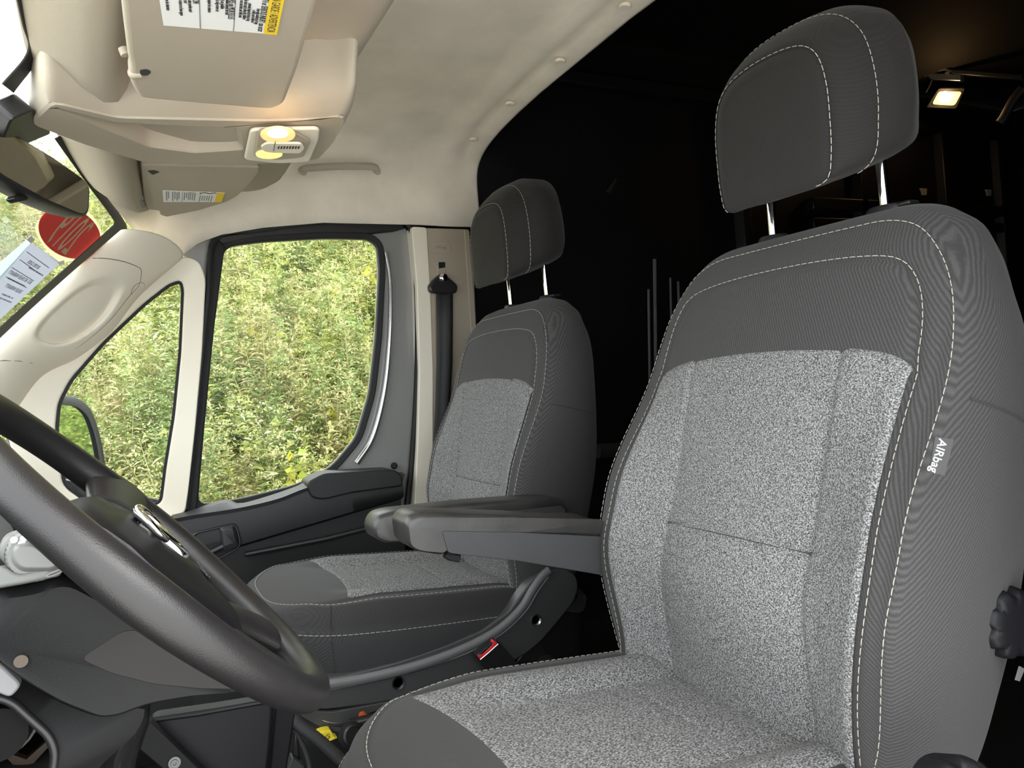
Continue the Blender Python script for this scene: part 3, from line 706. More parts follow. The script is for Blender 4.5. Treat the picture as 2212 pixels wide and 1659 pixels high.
obj('stem', *tube(cat_open(np.array([mp - MN*.03, mp - MN*.05 + (0, .0, .03), at(20, 265, 'x', .47) + (0, .03, .02)]), 10), .011, 10), M['black2'], rm)
mt = roundpoly(np.array([on_ws(u, w, .012) for u, w in [(30, 200), (68, 232), (72, 258), (45, 268), (-10, 290), (-40, 270), (-20, 220)]]), .008)
obj('sensor_cover', *prism(mt, (0, -.02, -.02)), M['black2'], rm, bevel=.005)

# stickers on the windscreen
ys_px = [(76, 495), (90, 470), (115, 452), (150, 445), (185, 452), (210, 480), (219, 505), (212, 535), (185, 556), (150, 564), (130, 566), (100, 540)]
def px_ell(cx, cy, a, b, rot, n=48):
    return [(cx+a*math.cos(t)*math.cos(rot)-b*math.sin(t)*math.sin(rot), cy+a*math.cos(t)*math.sin(rot)+b*math.sin(t)*math.cos(rot)) for t in np.linspace(0, 2*math.pi, n, endpoint=False)]
cen = on_ws(149, 505, .006)
SN = np.array([.23*(cen[0]-XC), 1, 1.02]); SN /= -np.linalg.norm(SN)
PCEN = on_ws(60, 600, .012); PN = np.array([.23*(PCEN[0]-XC), 1, 1.02]); PN /= -np.linalg.norm(PN)
yr = empty('year_sticker', cen, 'round red year sticker 2019 on the windscreen beside the mirror', 'sticker')
fl = lambda L, lift: ton(L, cen + SN*lift, SN)
obj('backing', *prism(fl(cat_closed(np.array(ys_px, float), 60), .003), (0, -.0006, -.0006)), M['sticker_cream'], yr, smooth=False)
obj('red_disc', *prism(fl(px_ell(150, 503, 70, 52, .45), .0042), (0, -.0004, -.0004)), M['sticker_red'], yr, smooth=False)
fq = lambda u, w, l=.0054: on(u, w, cen + SN*l, SN)
text('year', '2019', fq(150, 506), fq(110, 470)-fq(160, 510), fq(177, 464)-fq(142, 514), .135, M['sticker_cream'], yr, .0002, xs=.62, shear=.12)
fl = lambda L, lift: ton(L, PCEN + PN*lift, PN)
fq = lambda u, w, l=.0054: on(u, w, PCEN + PN*l, PN)
wp = empty('warranty_paper', on_ws(60, 600, .004), 'white printed buyers guide sheet taped inside the windscreen under the red sticker', 'paper')
obj('sheet', *prism(fl([(67, 523), (130, 567), (40, 652), (-60, 745), (-110, 700), (-40, 640)], .003), (0, -.0004, -.0004)), M['paper'], wp, smooth=False)
obj('plastic_sleeve', *prism(fl([(56, 519), (67, 523), (-40, 650), (-60, 640), (-40, 600)], .003), (0, -.0004, -.0004)), M['sleeve'], wp, smooth=False)
for q in ([(57, 517), (66, 509), (76, 518), (66, 526)], [(124, 566), (138, 562), (139, 568), (128, 575)]):
    obj('tape', *prism(fl(q, .0045), (0, -.0003, -.0003)), M['white'], wp, smooth=False)
xd, yd = fq(67, 523)-fq(130, 567), fq(67, 523)-fq(0, 611)
for u, w, b, s, xs_ in ((73, 572, 'BUYERS GUIDE', .020, .75), (45, 600, 'AS IS - NO DEALER WARRANTY', .021, .62), (30, 624, 'DEALER WARRANTY', .021, .66), (78, 587, 'VEHICLE MAKE   MODEL   YEAR   VIN NUMBER', .008, .8), (36, 610, 'THE DEALER DOES NOT PROVIDE A WARRANTY FOR REPAIRS', .008, .62), (16, 640, 'FULL   LIMITED WARRANTY', .009, .8), (8, 647, 'THE DEALER WILL PAY PART OF THE LABOR AND PARTS', .008, .62)):
    text('print', b, fq(u, w, .0048), xd, yd, s*.62, M['ink'], wp, .0001, xs=xs_*1.25)
mb = MB()
for a, b in (((58, 543), (106, 578)), ((43, 560), (88, 592)), ((26, 577), (73, 606)), ((13, 597), (58, 621))):
    mb.add(*prism(fl([a, b, (b[0]-.8, b[1]+1.3), (a[0]-.8, a[1]+1.3)], .0048), (0, -.0001, -.0001)))
mb.build('rule', M['ink'], wp, smooth=False)

# passenger door mirror outside
dm = empty('door_mirror', at(160, 940, 'x', 1.62), 'black door mirror outside seen through the quarter window', 'mirror')
DMN = np.array([-.55, -.83, .02]); DMN /= np.linalg.norm(DMN); dp = at(165, 940, 'x', 1.62)
ho = roundpoly(ton([(60, 850), (120, 853), (165, 858), (192, 880), (208, 920), (220, 970), (230, 1040), (222, 1110), (100, 1120), (50, 1000)], dp, DMN), .03)
c = ho.mean(0)
obj('housing', *loft([c + (ho-c)*.75 - DMN*.09, c + (ho-c)*.97 - DMN*.05, ho - DMN*.01, ho + DMN*.004, c + (ho-c)*.97 + DMN*.006, c + (ho-c)*.80 + DMN*.004, c + (ho-c)*.8 - DMN*.004]), M['black2'], dm, angle=50)
obj('mirror_glass', *prism(c + (ho-c)*np.array([.74, .74, .9]) + DMN*.0045 + np.array([-.012, .008, -.012]), DMN*.002), M['mirror_out'], dm, smooth=False)
obj('arm', *tube([c - DMN*.05 + (0, 0, -.10), np.array([1.42, c[1]+.02, c[2]-.16])], .035, 10), M['black2'], dm)

# ------------------------------------------------------------------ steering wheel and column
CW = np.array([.015, .905, .855]); WN = np.array([0, -.762, .648]); WU = np.array([0, .648, .762]); WX = np.array([1.0, 0, 0])
def wl(x, u, n): return CW + np.outer(np.ravel(x), WX) + np.outer(np.ravel(u), WU) + np.outer(np.ravel(n), WN)
sw_ = empty('steering_wheel', CW, 'black leather steering wheel with a chrome emblem in front of the driver seat', 'steering wheel')
RR = .194
th = np.linspace(0, 2*math.pi, 121)[:-1]
thick = .0152 + .0020*(np.exp(-((np.abs((th+math.pi) % (2*math.pi) - math.pi)-.15)/.35)**2) + np.exp(-((th-math.pi)/.35)**2))
obj('rim', *tube(wl(RR*np.cos(th), RR*np.sin(th), 0*th), thick, 18, closed=True), M['leather'], sw_)
def spoke(a0, w0, w1, name='spoke', r0=.05, r1=RR-.004):
    R = []
    for k, r in enumerate(np.linspace(r0, r1, 9)):
        t = k/8; w = w0*(1-t)+w1*t + .03*max(0, t-.6)**1.5*2
        n0 = -.020*(1-t)**1.2 - .002; hh = .012 - .002*t
        ring = []
        for a in np.linspace(0, 2*math.pi, 14, endpoint=False):
            lx = w*math.cos(a); nn_ = hh*math.sin(a)
            d = np.array([math.cos(a0), math.sin(a0)]); p = np.array([-d[1], d[0]])
            q = d*r + p*lx
            ring.append(wl(q[0], q[1], n0+nn_)[0])
        R.append(np.array(ring))
    return obj(name, *loft(R), M['leather'], sw_, angle=70)
spoke(.12, .040, .032); spoke(math.pi-.12, .040, .032); spoke(-math.pi/2+.45, .035, .022); spoke(-math.pi/2-.45, .035, .022)
# thumb grips
for s in (1, -1):
    a = .16 if s > 0 else math.pi-.16
    R = []
    for k, r in enumerate(np.linspace(.135, RR+.001, 7)):
        t = k/6; w = .036+.012*t; ring = []
        for q in np.linspace(0, 2*math.pi, 16, endpoint=False):
            d = np.array([math.cos(a), math.sin(a)]); p = np.array([-d[1], d[0]]); z = d*r + p*w*math.cos(q)
            ring.append(wl(z[0], z[1], -.014*(1-t)+.002 + .0165*math.sin(q))[0])
        R.append(np.array(ring))
    obj('thumb_grip', *loft(R), M['leather'], sw_, angle=70)
# airbag cover
cov = cat_closed([(0, .072), (.055, .069), (.086, .045), (.094, .0), (.088, -.05), (.062, -.105), (0, -.128), (-.062, -.105), (-.088, -.05), (-.094, 0), (-.086, .045), (-.055, .069)], 48)
R = []
for s, n in ((.55, -.040), (.90, -.036), (.99, -.026), (1.0, -.016), (.93, -.006), (.82, .003), (.62, .0046), (.4, .012), (.15, .013)):
    R.append(wl(cov[:, 0]*s, cov[:, 1]*s, np.full(48, n)))
cv = obj('airbag_cover', *loft(R), M['box'], sw_, angle=60)
# chrome emblem: a horned ram-like head on the cover
mb = MB()
for s in (1, -1):
    pth = [(s*.004, .030, .016), (s*.013, .033, .020), (s*.021, .025, .020), (s*.022, .012, .018), (s*.015, .004, .0165), (s*.009, .010, .0165), (s*.013, .016, .017)]
    q = cat_open(pth, 26); mb.add(*tube(wl(q[:, 0], q[:, 1], (q[:, 2]-.012)*.6+.012), np.linspace(.0042, .0020, 26), 10))
q = np.array([(0, .031), (.009, .026), (.0075, .008), (.005, -.012), (0, -.020), (-.005, -.012), (-.0075, .008), (-.009, .026)])
mb.add(*loft([wl(q[:, 0]*k, q[:, 1]*k, np.full(8, n)) for k, n in ((1, .010), (1, .0145), (.75, .017), (.3, .018))]))
em = mb.build('emblem', M['chrome'], sw_, angle=50)
em.location = Vector(-WU*.011); em.scale = (1.12, 1.12, 1.12)
# embossed airbag badge low on the cover
a = wl([.012, .048, .044, .016], [-.052, -.044, -.062, -.068], [.0115, .0085, .0065, .0085])
obj('embossed_badge', *prism(a, WN*.0012), M['black2'], sw_, bevel=.0008)
text('embossed_word', 'SRS AIRBAG', wl(.030, -.058, .0115)[0], WX + WU*.2, WU, .0075, M['grey_black'], sw_, .0006)

sc = empty('steering_column', CW - WN*.12, 'dark grey steering column shroud with pale grey stalks behind the wheel', 'steering column')
xs0 = -.060
sh_px = [(-30, 1270), (60, 1262), (135, 1235), (240, 1290), (400, 1400), (545, 1490), (430, 1498), (330, 1515), (258, 1542), (220, 1546), (130, 1512), (45, 1462), (-40, 1400)]
sh = tr(sh_px, 'x', xs0); sh = roundpoly(sh, .012)
c = sh.mean(0)
obj('shroud', *loft([c + (sh-c)*.90 + np.array([-.012, 0, 0]), c + (sh-c)*.97 + np.array([-.006, 0, 0]), sh + np.array([.006, 0, 0]), sh + np.array([.13, 0, 0]), c + (sh-c)*.95 + np.array([.145, 0, 0])]), M['shroud'], sc, angle=50)
pp = roundpoly(tr([(172, 1424), (262, 1364), (290, 1360), (330, 1378), (480, 1462), (545, 1490), (430, 1488), (330, 1478), (240, 1455)], 'x', xs0-.0125), .006)
obj('shroud_panel', *prism(pp, (.004, 0, 0)), mat('warm_grey_plastic', (.016, .0142, .0135), .6, spec=.25), sc, bevel=.002)
obj('screw', *disc(at(46, 1427, 'x', xs0-.012), (-1, 0, 0), .0045, .002, 16), M['brown'], sc)
# stalks
xk = -.10
st = obj('stalk', *loft([roundpoly(tr(q, 'x', x), .01) for q, x in (([(10, 1150), (62, 1140), (150, 1190), (140, 1235), (30, 1235), (-10, 1200)], xk+.10), ([(10, 1158), (70, 1150), (140, 1190), (130, 1225), (30, 1230), (-5, 1200)], xk+.02))]), M['grey_l'], sc, bevel=.004)
rg = [at(28+5*k, 1160-3.2*k, 'x', xk+.012) for k in range(2)]
cst = at(80, 1196, 'x', xk+.02); axs = np.array([-1.0, -.12, .1]); axs /= np.linalg.norm(axs)
R = []
for r, dd in ((.019, -.02), (.019, .004), (.017, .008)):
    R.append(np.array([cst + axs*dd + r*(1+.03*(k % 2))*(math.cos(a)*np.array([0, 1, 0]) + math.sin(a)*np.array([0, 0, 1])) for k, a in enumerate(np.linspace(0, 2*math.pi, 72, endpoint=False))]))
obj('light_ring', *loft(R), M['grey_l'], st)
obj('ring_gap', *disc(cst + axs*.002, axs, .0193, .0012, 30), M['black2'], st)
v_, f_ = loft([roundpoly(tr(q, 'x', x), .008) for q, x in (([(28, 1176), (66, 1170), (138, 1215), (118, 1234), (45, 1236), (22, 1214)], xk-.004), ([(30, 1178), (66, 1172), (136, 1215), (116, 1231), (45, 1232), (24, 1212)], xk-.020), ([(36, 1182), (66, 1178), (128, 1213), (112, 1226), (48, 1226), (32, 1210)], xk-.024))])
obj('stalk_tip', v_, f_, M['grey_l'], st, bevel=.003, seg=3)
for (u, w, b) in ((30, 1166, '-'), (51, 1163, 'D'), (47, 1174, '0')):
    p_ = at(u, w, 'x', xk-.0085); obj('light_mark', *disc(p_, axs, .0022, .0012, 10), M['white'], st)
v_, f_ = loft([roundpoly(tr(q, 'x', x), .006) for q, x in (([(-30, 1240), (10, 1215), (40, 1240), (125, 1218), (138, 1232), (130, 1246), (60, 1262), (-30, 1278)], xk+.06), ([(-30, 1244), (10, 1222), (40, 1244), (122, 1222), (134, 1233), (128, 1243), (60, 1258), (-30, 1274)], xk+.01))])
c2 = obj('cruise_stalk', v_, f_, M['grey_l'], sc, bevel=.003, seg=3)
obj('thumb_oval', *tube([at(118+16*math.cos(a)-4*math.sin(a), 1238-5*math.cos(a)+5*math.sin(a), 'x', xk+.009) for a in np.linspace(0, 2*math.pi, 24, endpoint=False)], .0006, 6, closed=True), M['ink_g'], c2)

# dashboard: lower knee panel with cubby, instrument hood
da = empty('dashboard', (.4, 1.2, .6), 'dark dashboard lower panel with an open cubby below the steering column', 'dashboard')
DY = .01
kx = .0
kn = tr([(-40, 1395), (45, 1470), (130, 1520), (230, 1556), (320, 1520), (300, 1580), (215, 1655), (190, 1700), (-60, 1720)], 'x', kx)
hole = roundpoly(tr([(-60, 1500), (20, 1508), (60, 1545), (105, 1585), (120, 1620), (112, 1680), (60, 1720), (-60, 1720)], 'x', kx-.012), .02)
knr = roundpoly(kn, .02)
a = cat_closed(knr, 60); b = cat_closed(hole, 60)
k0 = int(np.argmin(np.linalg.norm(b - a[0], axis=1))); b = np.roll(b, -k0, 0)
if np.linalg.norm(np.roll(b, -5, 0)[0]-a[5]) > np.linalg.norm(np.roll(b, 5, 0)[0]-a[5]): b = np.roll(b[::-1], 1, 0)
obj('knee_panel', *ring_between(a, b, (.03, 0, 0)), M['shroud'], da, angle=50)
obj('cubby_rim', *tube(b + np.array([-.002, 0, 0]), .0034, 10, closed=True), M['black2'], da)
obj('cubby', *loft([b + np.array([.004, 0, 0]), b.mean(0) + (b-b.mean(0))*.8 + np.array([.10, 0, 0])], capa=False), M['rubber'], da)
obj('key_barrel', *disc(at(-2, 1560, 'x', kx+.03), (-1, -.1, 0), .022, .03, 24, ((1.15, 0), (1.15, .3), (1, .35), (.95, 1), (.7, 1))), M['cargo_in'], da)
obj('key_ring', *disc(at(-2, 1560, 'x', kx+.034), (-1, -.1, 0), .028, .006, 24), M['brown'], da)
for q in ([(0, 1622), (55, 1640), (60, 1656), (40, 1665)], [(55, 1642), (105, 1598), (112, 1606), (62, 1660)]):
    obj('bracket', *prism(tr(q, 'x', kx+.035), (.008, 0, 0)), M['brown'], da)
obj('metal_trim', *prism(roundpoly(tr([(-40, 1425), (0, 1435), (48, 1480), (22, 1508), (0, 1500), (-40, 1480)], 'x', kx-.02), .006), (.012, 0, 0)), M['silver'], da, bevel=.003)
obj('side_trim', *prism(tr([(180, 1659), (200, 1632), (202, 1650), (194, 1680), (175, 1690)], 'x', kx-.002), (.01, 0, 0)), M['pillar'], da, bevel=.002)
# dash body forward of the wheel
db = np.array([(1.13, .1), (1.13, .62), (1.18, .86), (1.24, .90), (1.5, .92), (1.5, .1)])
obj('dash_body', *prism(np.array([(XL+.1, y, z) for y, z in db]), (1.7, 0, 0)), M['black'], da, bevel=.02)
ih = cat_open(tr([(-30, 1060), (0, 1080), (25, 1108), (50, 1140)], 'x', .05), 20)
obj('instrument_hood', *prism(tr([(-60, 1040), (0, 1072), (30, 1100), (58, 1145), (30, 1180), (0, 1200), (-60, 1240)], 'x', .05), (.13, 0, 0)), M['black2'], da, bevel=.008)
obj('bezel_line', *tube(tr([(0, 1098), (18, 1112), (38, 1140)], 'x', .046), .0016, 6), M['chrome'], da)
obj('warning_strip', *prism(tr([(-20, 1180), (2, 1182), (4, 1192), (-20, 1210)], 'x', .044), (.004, 0, 0)), M['red'], da)

# black boot / trim leg between dash and floor
fb = empty('floor_console', (.4, .8, .1), 'black box shaped floor console in front of the passenger seat', 'console')
fx = .33
obj('box_body', *prism(tr([(322, 1565), (340, 1551), (470, 1532), (592, 1512), (588, 1600), (575, 1720), (470, 1720)], 'x', fx), (.03, 0, 0)), M['box'], fb, bevel=.008, seg=3)
obj('box_top_edge', *tube(tr([(326, 1556), (430, 1542), (590, 1513)], 'x', fx-.001), .0035, 8), M['box'], fb)
obj('side_rail', *prism(tr([(318, 1560), (326, 1560), (490, 1720), (420, 1720), (300, 1620)], 'x', fx-.03), (.02, 0, 0)), M['shroud'], fb, bevel=.004)
obj('panel_bolt', *disc(at(377, 1648, 'x', fx-.032), (-1, 0, .2), .0045, .004, 14, ((1.6, 0), (1.6, .3), (1, .35), (.9, 1), (.5, 1), (.4, .5))), M['lipgrey'], fb)
obj('panel_bolt', *disc(at(325, 1624, 'x', fx-.022), (-1, 0, .2), .0025, .003, 12), M['lipgrey'], fb)
obj('rear_plate', *prism(tr([(596, 1518), (602, 1512), (640, 1530), (620, 1659), (600, 1720), (578, 1720)], 'x', fx+.06), (.02, 0, 0)), M['box'], fb, bevel=.003)
bt = empty('pedal_boot', at(270, 1600, 'x', .12), 'soft black cover hanging below the steering column', 'cover')
P = []
for (u0, u1, w) in ((255, 322, 1515), (240, 320, 1560), (225, 305, 1600), (205, 292, 1640), (190, 280, 1720)):
    P.append([at(u0+(u1-u0)*k/8, w, 'x', .10 - .02*math.sin(math.pi*k/8) + .006*math.sin(k*1.3+w*.05)) for k in range(9)])
obj('cover', *grid(np.array(P)), M['rubber'], bt, solid=.003)
obj('seam', *tube(tr([(298, 1520), (278, 1560), (240, 1612), (200, 1659)], 'x', .085), .0012, 6), M['grey_black'], bt)

# ------------------------------------------------------------------ SEATS
def half_loop(h, n):
    """mirror a right-hand half outline (top centre -> bottom centre) to a closed loop starting at top centre"""
    h = np.array(h, float); l = h[1:-1][::-1].copy(); l[:, 0] *= -1
    return cat_closed(np.vstack([h, l]), n)
NB = 280
BACK = half_loop([(0, -.045), (.09, -.0455), (.145, -.048), (.185, -.063), (.212, -.092), (.234, -.135), (.247, -.19), (.254, -.26), (.258, -.35), (.258, -.45), (.250, -.55), (.232, -.65), (.205, -.705), (.16, -.74), (0, -.748)], NB)
def oset(loop, d):
    t = np.roll(loop, -1, 0)-np.roll(loop, 1, 0); n = np.stack([-t[:, 1], t[:, 0]], 1); n /= np.linalg.norm(n, axis=1)[:, None]
    if np.sum(n*(loop-loop.mean(0))) < 0: n = -n
    return loop + n*np.asarray(d).reshape(-1, 1)
def bol(h): return sm(-.22, -.44, h)
def dst(h): return .056 + .034*bol(h) - .070*sm(-.50, -.73, h)
ARC = cat_open([(-.211, -.245), (-.208, -.19), (-.197, -.145), (-.174, -.116), (-.13, -.104), (-.05, -.098), (.05, -.098), (.13, -.104), (.174, -.116), (.197, -.145), (.208, -.19), (.211, -.245)], 90)
def dist_poly(x, h, poly):
    x, h = np.asarray(x), np.asarray(h); sh = x.shape; q = np.stack([x.ravel(), h.ravel()], 1)
    return np.sqrt(((q[:, None, :]-poly[None])**2).sum(2)).min(1).reshape(sh)
def x_ins(h): return .214 + .010*sm(-.26, -.42, h) - .020*sm(-.50, -.66, h)
def front_d(x, h):
    x, h = np.asarray(x, float), np.asarray(h, float); ax = np.abs(x); b = bol(h)
    xi = x_ins(h)
    up = .058 + .022*np.clip(1-(x/.235)**2, 0, 1)**.7*sm(-.04, -.12, h)
    ridge = .096
    low = .056 + (ridge-.056)*np.clip((ax-.122)/(xi-.122), 0, 1)**1.15 - (ridge-.090)*sm(xi, .245, ax) + .010*np.clip(1-(x/.13)**2, 0, 1)
    low = low + .014*np.exp(-((h+.57)/.13)**2)*np.clip(1-(x/.15)**2, 0, 1)
    d = up*(1-b) + low*b - .070*sm(-.50, -.73, h)
    d = d - .0045*np.exp(-(dist_poly(x, h, ARC)/.006)**2)
    d = d - .004*np.exp(-((ax-xi)/.006)**2)*sm(-.22, -.26, h)
    return d
def make_seat(name, label, x0, rec, head_up, arm_side, base_side, knob):
    a = math.radians(rec); r = np.array([0, -math.sin(a), math.cos(a)]); n = np.array([0, math.cos(a), math.sin(a)])
    PB = np.array([x0, 0, 1.15]); X = np.array([1.0, 0, 0])
    def W(x, h, d):
        x, h, d = np.broadcast_arrays(np.asarray(x, float), np.asarray(h, float), np.asarray(d, float))
        if x0 < .5: x = x - .014*sm(-.42, -.15, h)
        return PB + x[..., None]*X + h[..., None]*r + d[..., None]*n
    S = empty(name, (x0, .3, .04), label, 'seat', 'cab seats')
    # --- backrest body
    ds = dst(BACK[:, 1]); rings = []; kd = .016 if x0 < .5 else 0; bk_d = -.072 - kd - (.066 if x0 < .5 else .040)*sm(-.10, -.42, BACK[:, 1]); topk = 1 + 1.1*sm(-.14, -.05, BACK[:, 1])
    rc = np.array([0, -.37])
    for s in (.02, .4, .75, .93): rings.append(W(*((rc + (BACK-rc)*s).T), bk_d - .006*(1-s)))
    for o, fr in ((-.008, .03), (.004, .14), (.013, .32), (.0175, .52), (.0165, .72), (.010, .88), (.003, .97), (-.0012, 1.0)):
        q = oset(BACK, o*topk if o > .005 else o); rings.append(W(q[:, 0], q[:, 1], bk_d + (ds-bk_d)*fr - (.002 if fr == 1 else 0)))
    K = 66
    for k in range(1, K):
        s = 1 - k/K
        q = rc + (BACK-rc)*s
        d = front_d(q[:, 0], q[:, 1]); e = np.exp(-(1-s)/.022)
        rings.append(W(q[:, 0], q[:, 1], d*(1-e)+ds*e))
    bk = obj('backrest', *loft(rings), M['twill'], S, angle=180)
    # side covers in the second weave
    # --- insert
    U = np.linspace(-1, 1, 101); V = np.linspace(0, 1, 211); P = []
    for vv in V:
        row = []
        h_b = -.735
        xs_ = x_ins(-.24-.49*vv)*U*.985
        ht = -.212 - .014*np.abs(U)**2 - .014*np.abs(U)**10
        h = ht + (h_b-ht)*vv
        d = front_d(xs_, h) + .0026
        d -= .0032*np.exp(-((1-np.abs(U))/.015)) + .006*np.exp(-vv/.008)
        gro = np.exp(-((np.abs(xs_)-.128)/.0035)**2)*.0022 + np.exp(-((h+.466)/.0026)**2)*.0032*(np.abs(xs_) < .128)
        # upright panels stand slightly proud of their neighbours
        d += .003*sm(.126, .134, np.abs(xs_))
        P.append(W(xs_, h, d-gro))
    ins = obj('seat_insert', *grid(np.array(P)), M['insert'], bk, angle=180)
    # --- stitching
    mb = MB(); nf = n
    q = oset(BACK, -.003); i0 = int(NB*.40)
    P1 = np.vstack([W(q[:, 0], q[:, 1], ds+.0016)[NB-i0:], W(q[:, 0], q[:, 1], ds+.0016)[:i0]])
    mb2 = stitches(P1, n); mb.add(mb2.v, mb2.f)
    A2 = ARC*np.array([1.025, 1]) + np.array([0, .004]); A2 = np.vstack([[(-x_ins(h)-.006, h) for h in np.linspace(-.70, -.25, 60)], A2[2:-2], [(x_ins(h)+.006, h) for h in np.linspace(-.25, -.70, 60)]])
    mb2 = stitches(W(A2[:, 0], A2[:, 1], front_d(A2[:, 0], A2[:, 1])+.0012), n); mb.add(mb2.v, mb2.f)
    stt = mb.build('stitching', M['thread'], bk, smooth=False); stt['kind'] = 'stuff'
    # horizontal join on the near side cover
    for sx_ in (-1, 1):
        q = oset(BACK, .0176); idx = [i for i in range(NB) if BACK[i, 0]*sx_ > .2]
        i = min(idx, key=lambda i: abs(BACK[i, 1]+.275))
        line = [W(oset(BACK, o)[i, 0], BACK[i, 1], bk_d[i]+(ds[i]-bk_d[i])*fr) for o, fr in ((.0045, .14), (.0135, .32), (.018, .52), (.017, .72), (.0105, .88))]
        obj('side_seam', *tube(np.array(line).reshape(-1, 3), .0012, 6), M['mesh'], bk)
    # --- headrest (upright)
    hz = np.array([0, 0, 1.0]); hy = np.array([0, 1.0, 0])
    def H(p, d): 
        d = np.broadcast_to(np.asarray(d, float), (len(p),))
        return PB + (p[:, :1]-(.014 if x0 < .5 else 0))*X + (p[:, 1:2]+head_up)*hz + d[:, None]*hy
    NH = 120
    hl = lambda L: half_loop(L, NH)
    o_back = hl([(0, .282), (.04, .277), (.078, .252), (.096, .215), (.105, .17), (.105, .125), (.09, .1), (.05, .092), (0, .09)])
    o_b2 = hl([(0, .292), (.05, .286), (.096, .26), (.120, .222), (.127, .172), (.125, .12), (.115, .086), (.06, .075), (0, .073)])
    o_mid = hl([(0, .291), (.055, .285), (.105, .262), (.138, .232), (.152, .175), (.150, .112), (.132, .07), (.07, .056), (0, .054)])
    o_st = hl([(0, .268), (.05, .264), (.09, .247), (.118, .212), (.130, .16), (.130, .105), (.118, .056), (.07, .043), (0, .041)])
    o_in = hl([(0, .224), (.045, .220), (.072, .209), (.088, .188), (.096, .152), (.097, .11), (.095, .066), (.085, .036), (.045, .033), (0, .033)])
    R = []
    c0_ = np.array([0, .17])
    for s in (.02, .5, .9): R.append(H(c0_ + (o_back-c0_)*s, -.068 + .003*s))
    R += [H(o_back, -.060), H(o_b2, -.042), H(o_mid*.55+o_b2*.45, -.015), H(o_mid, .012), H(o_mid*.55+o_st*.45, .037), H(o_st*.88+o_mid*.12, .053), H(o_st, .058), H(o_st*.97+o_in*.03, .062)]
    R += [H(o_st*.7+o_in*.3, .076), H(o_st*.35+o_in*.65, .090), H(o_st*.06+o_in*.94, .0985), H(o_in, .0972), H(c0_*.04+o_in*.96, .1015)]
    c1_ = np.array([0, .12])
    for s in (.85, .65, .4, .2, .02): R.append(H(c1_ + (o_in-c1_)*s, .101 + .007*(1-s*s)))
    hd_ = obj('headrest', *loft(R), M['twill_head'], S, angle=180)
    mb = MB()
    for loop, d, nn_, cut in ((o_in*1.012, .0995, hy*.9, .405), (oset(o_st, .003), .0555, hy*.4+hz*.3, .39)):
        i0 = int(NH*cut); Pq = H(loop, d); Pq = np.vstack([Pq[NH-i0:], Pq[:i0]])
        Nq = []
        for p in Pq:
            v_ = p - (PB + hz*(.15+head_up)); v_ = np.array([v_[0], 0, v_[2]]); v_ /= np.linalg.norm(v_); Nq.append(hy*.75 + v_*.5 if d > .08 else hy*.45+v_*.8)
        m2 = stitches(cat_open(Pq, 300), np.array([Nq[min(len(Nq)-1, int(i*len(Nq)/300))] for i in range(300)])); mb.add(m2.v, m2.f)
    s2 = mb.build('stitching', M['thread'], hd_, smooth=False); s2['kind'] = 'stuff'
    # posts and collars
    for sx_ in (-1, 1):
        p0 = W(sx_*.0945, .006, 0.0); p1 = PB + np.array([sx_*.093 - (.014 if x0 < .5 else 0), .0, .10+head_up])
        obj('headrest_post', *tube([p0, p0*.5+p1*.5, p1], .0068, 14), M['chrome'], S)
        pc = W(sx_*.0945, .004, 0.0)
        col = np.array([pc + np.array([ca*.026, cb*.017, 0]) for ca, cb in [(math.cos(t), math.sin(t)) for t in np.linspace(0, 2*math.pi, 24, endpoint=False)]])
        cc_ = obj('post_collar', *loft([col - (0, 0, .03), col - (0, 0, .004), pc + (col-pc)*.86 + (0, 0, .0)]), M['black2'], S)
        bx = pc + np.array([-.026 if sx_ < 0 else .0, -.004, -.006])
        obj('release_tab', *box(bx + np.array([-.004 if sx_ < 0 else .0, 0, .002]), (.018, .024, .007)), M['black2'], cc_, bevel=.003)
    # --- cushion
    NC = 220
    zoff = 0
    ql = half_loop([(0, .742), (.09, .736), (.155, .712), (.205, .668), (.235, .605), (.246, .52), (.248, .42), (.246, .32), (.242, .22), (.236, .13), (.22, .06), (.15, .03), (0, .025)], NC)
    def T(x, y):
        x, y = np.asarray(x, float), np.asarray(y, float); ax = np.abs(x)
        z = .468 + .142*y + .018*np.clip(1-(x/.24)**2, 0, 1)**.6
        z = z + (.020*sm(.10, .165, ax) - .010)*sm(.62, .5, y)*sm(.1, .25, y)
        z = z - .030*sm(.60, .745, y)**1.6
        z = z - .035*sm(.26, .05, y)
        z = z - .004*np.exp(-((ax-.195)/.006)**2)*sm(.64, .6, y)
        return z
    z0 = .447 + .128*ql[:, 1] - .03*sm(.2, .03, ql[:, 1])                    # lower stitch line
    zt_ = T(*(oset(ql, -.032)).T)
    lip = .372 + .065*np.clip(ql[:, 1], .2, .8) + .075*sm(.36, .10, ql[:, 1])
    Cf = lambda q, z: np.stack([x0 + q[:, 0], q[:, 1], np.broadcast_to(z, (len(q),))], 1)
    R = [Cf(np.array([0, .38]) + (ql-np.array([0, .38]))*.3, lip-.02), Cf(oset(ql, -.02), lip-.015), Cf(oset(ql, .006), lip-.005), Cf(oset(ql, .012), lip*.6+z0*.4), Cf(oset(ql, .009), lip*.2+z0*.8), Cf(oset(ql, .003), z0-.004), Cf(oset(ql, -.0012), z0), Cf(oset(ql, -.002), z0+.003),
         Cf(oset(ql, -.009), z0*.55+zt_*.45+.005), Cf(oset(ql, -.022), z0*.15+zt_*.85+.0035), Cf(oset(ql, -.031), zt_-.001), Cf(oset(ql, -.033), zt_-.0012)]
    cq = np.array([0, .38]); q2 = oset(ql, -.034)
    for k in range(1, 50):
        s = 1-k/50; q = cq + (q2-cq)*s; R.append(Cf(q, T(q[:, 0], q[:, 1])))
    cu = obj('cushion', *loft(R), M['twill_panel'], S, angle=180)
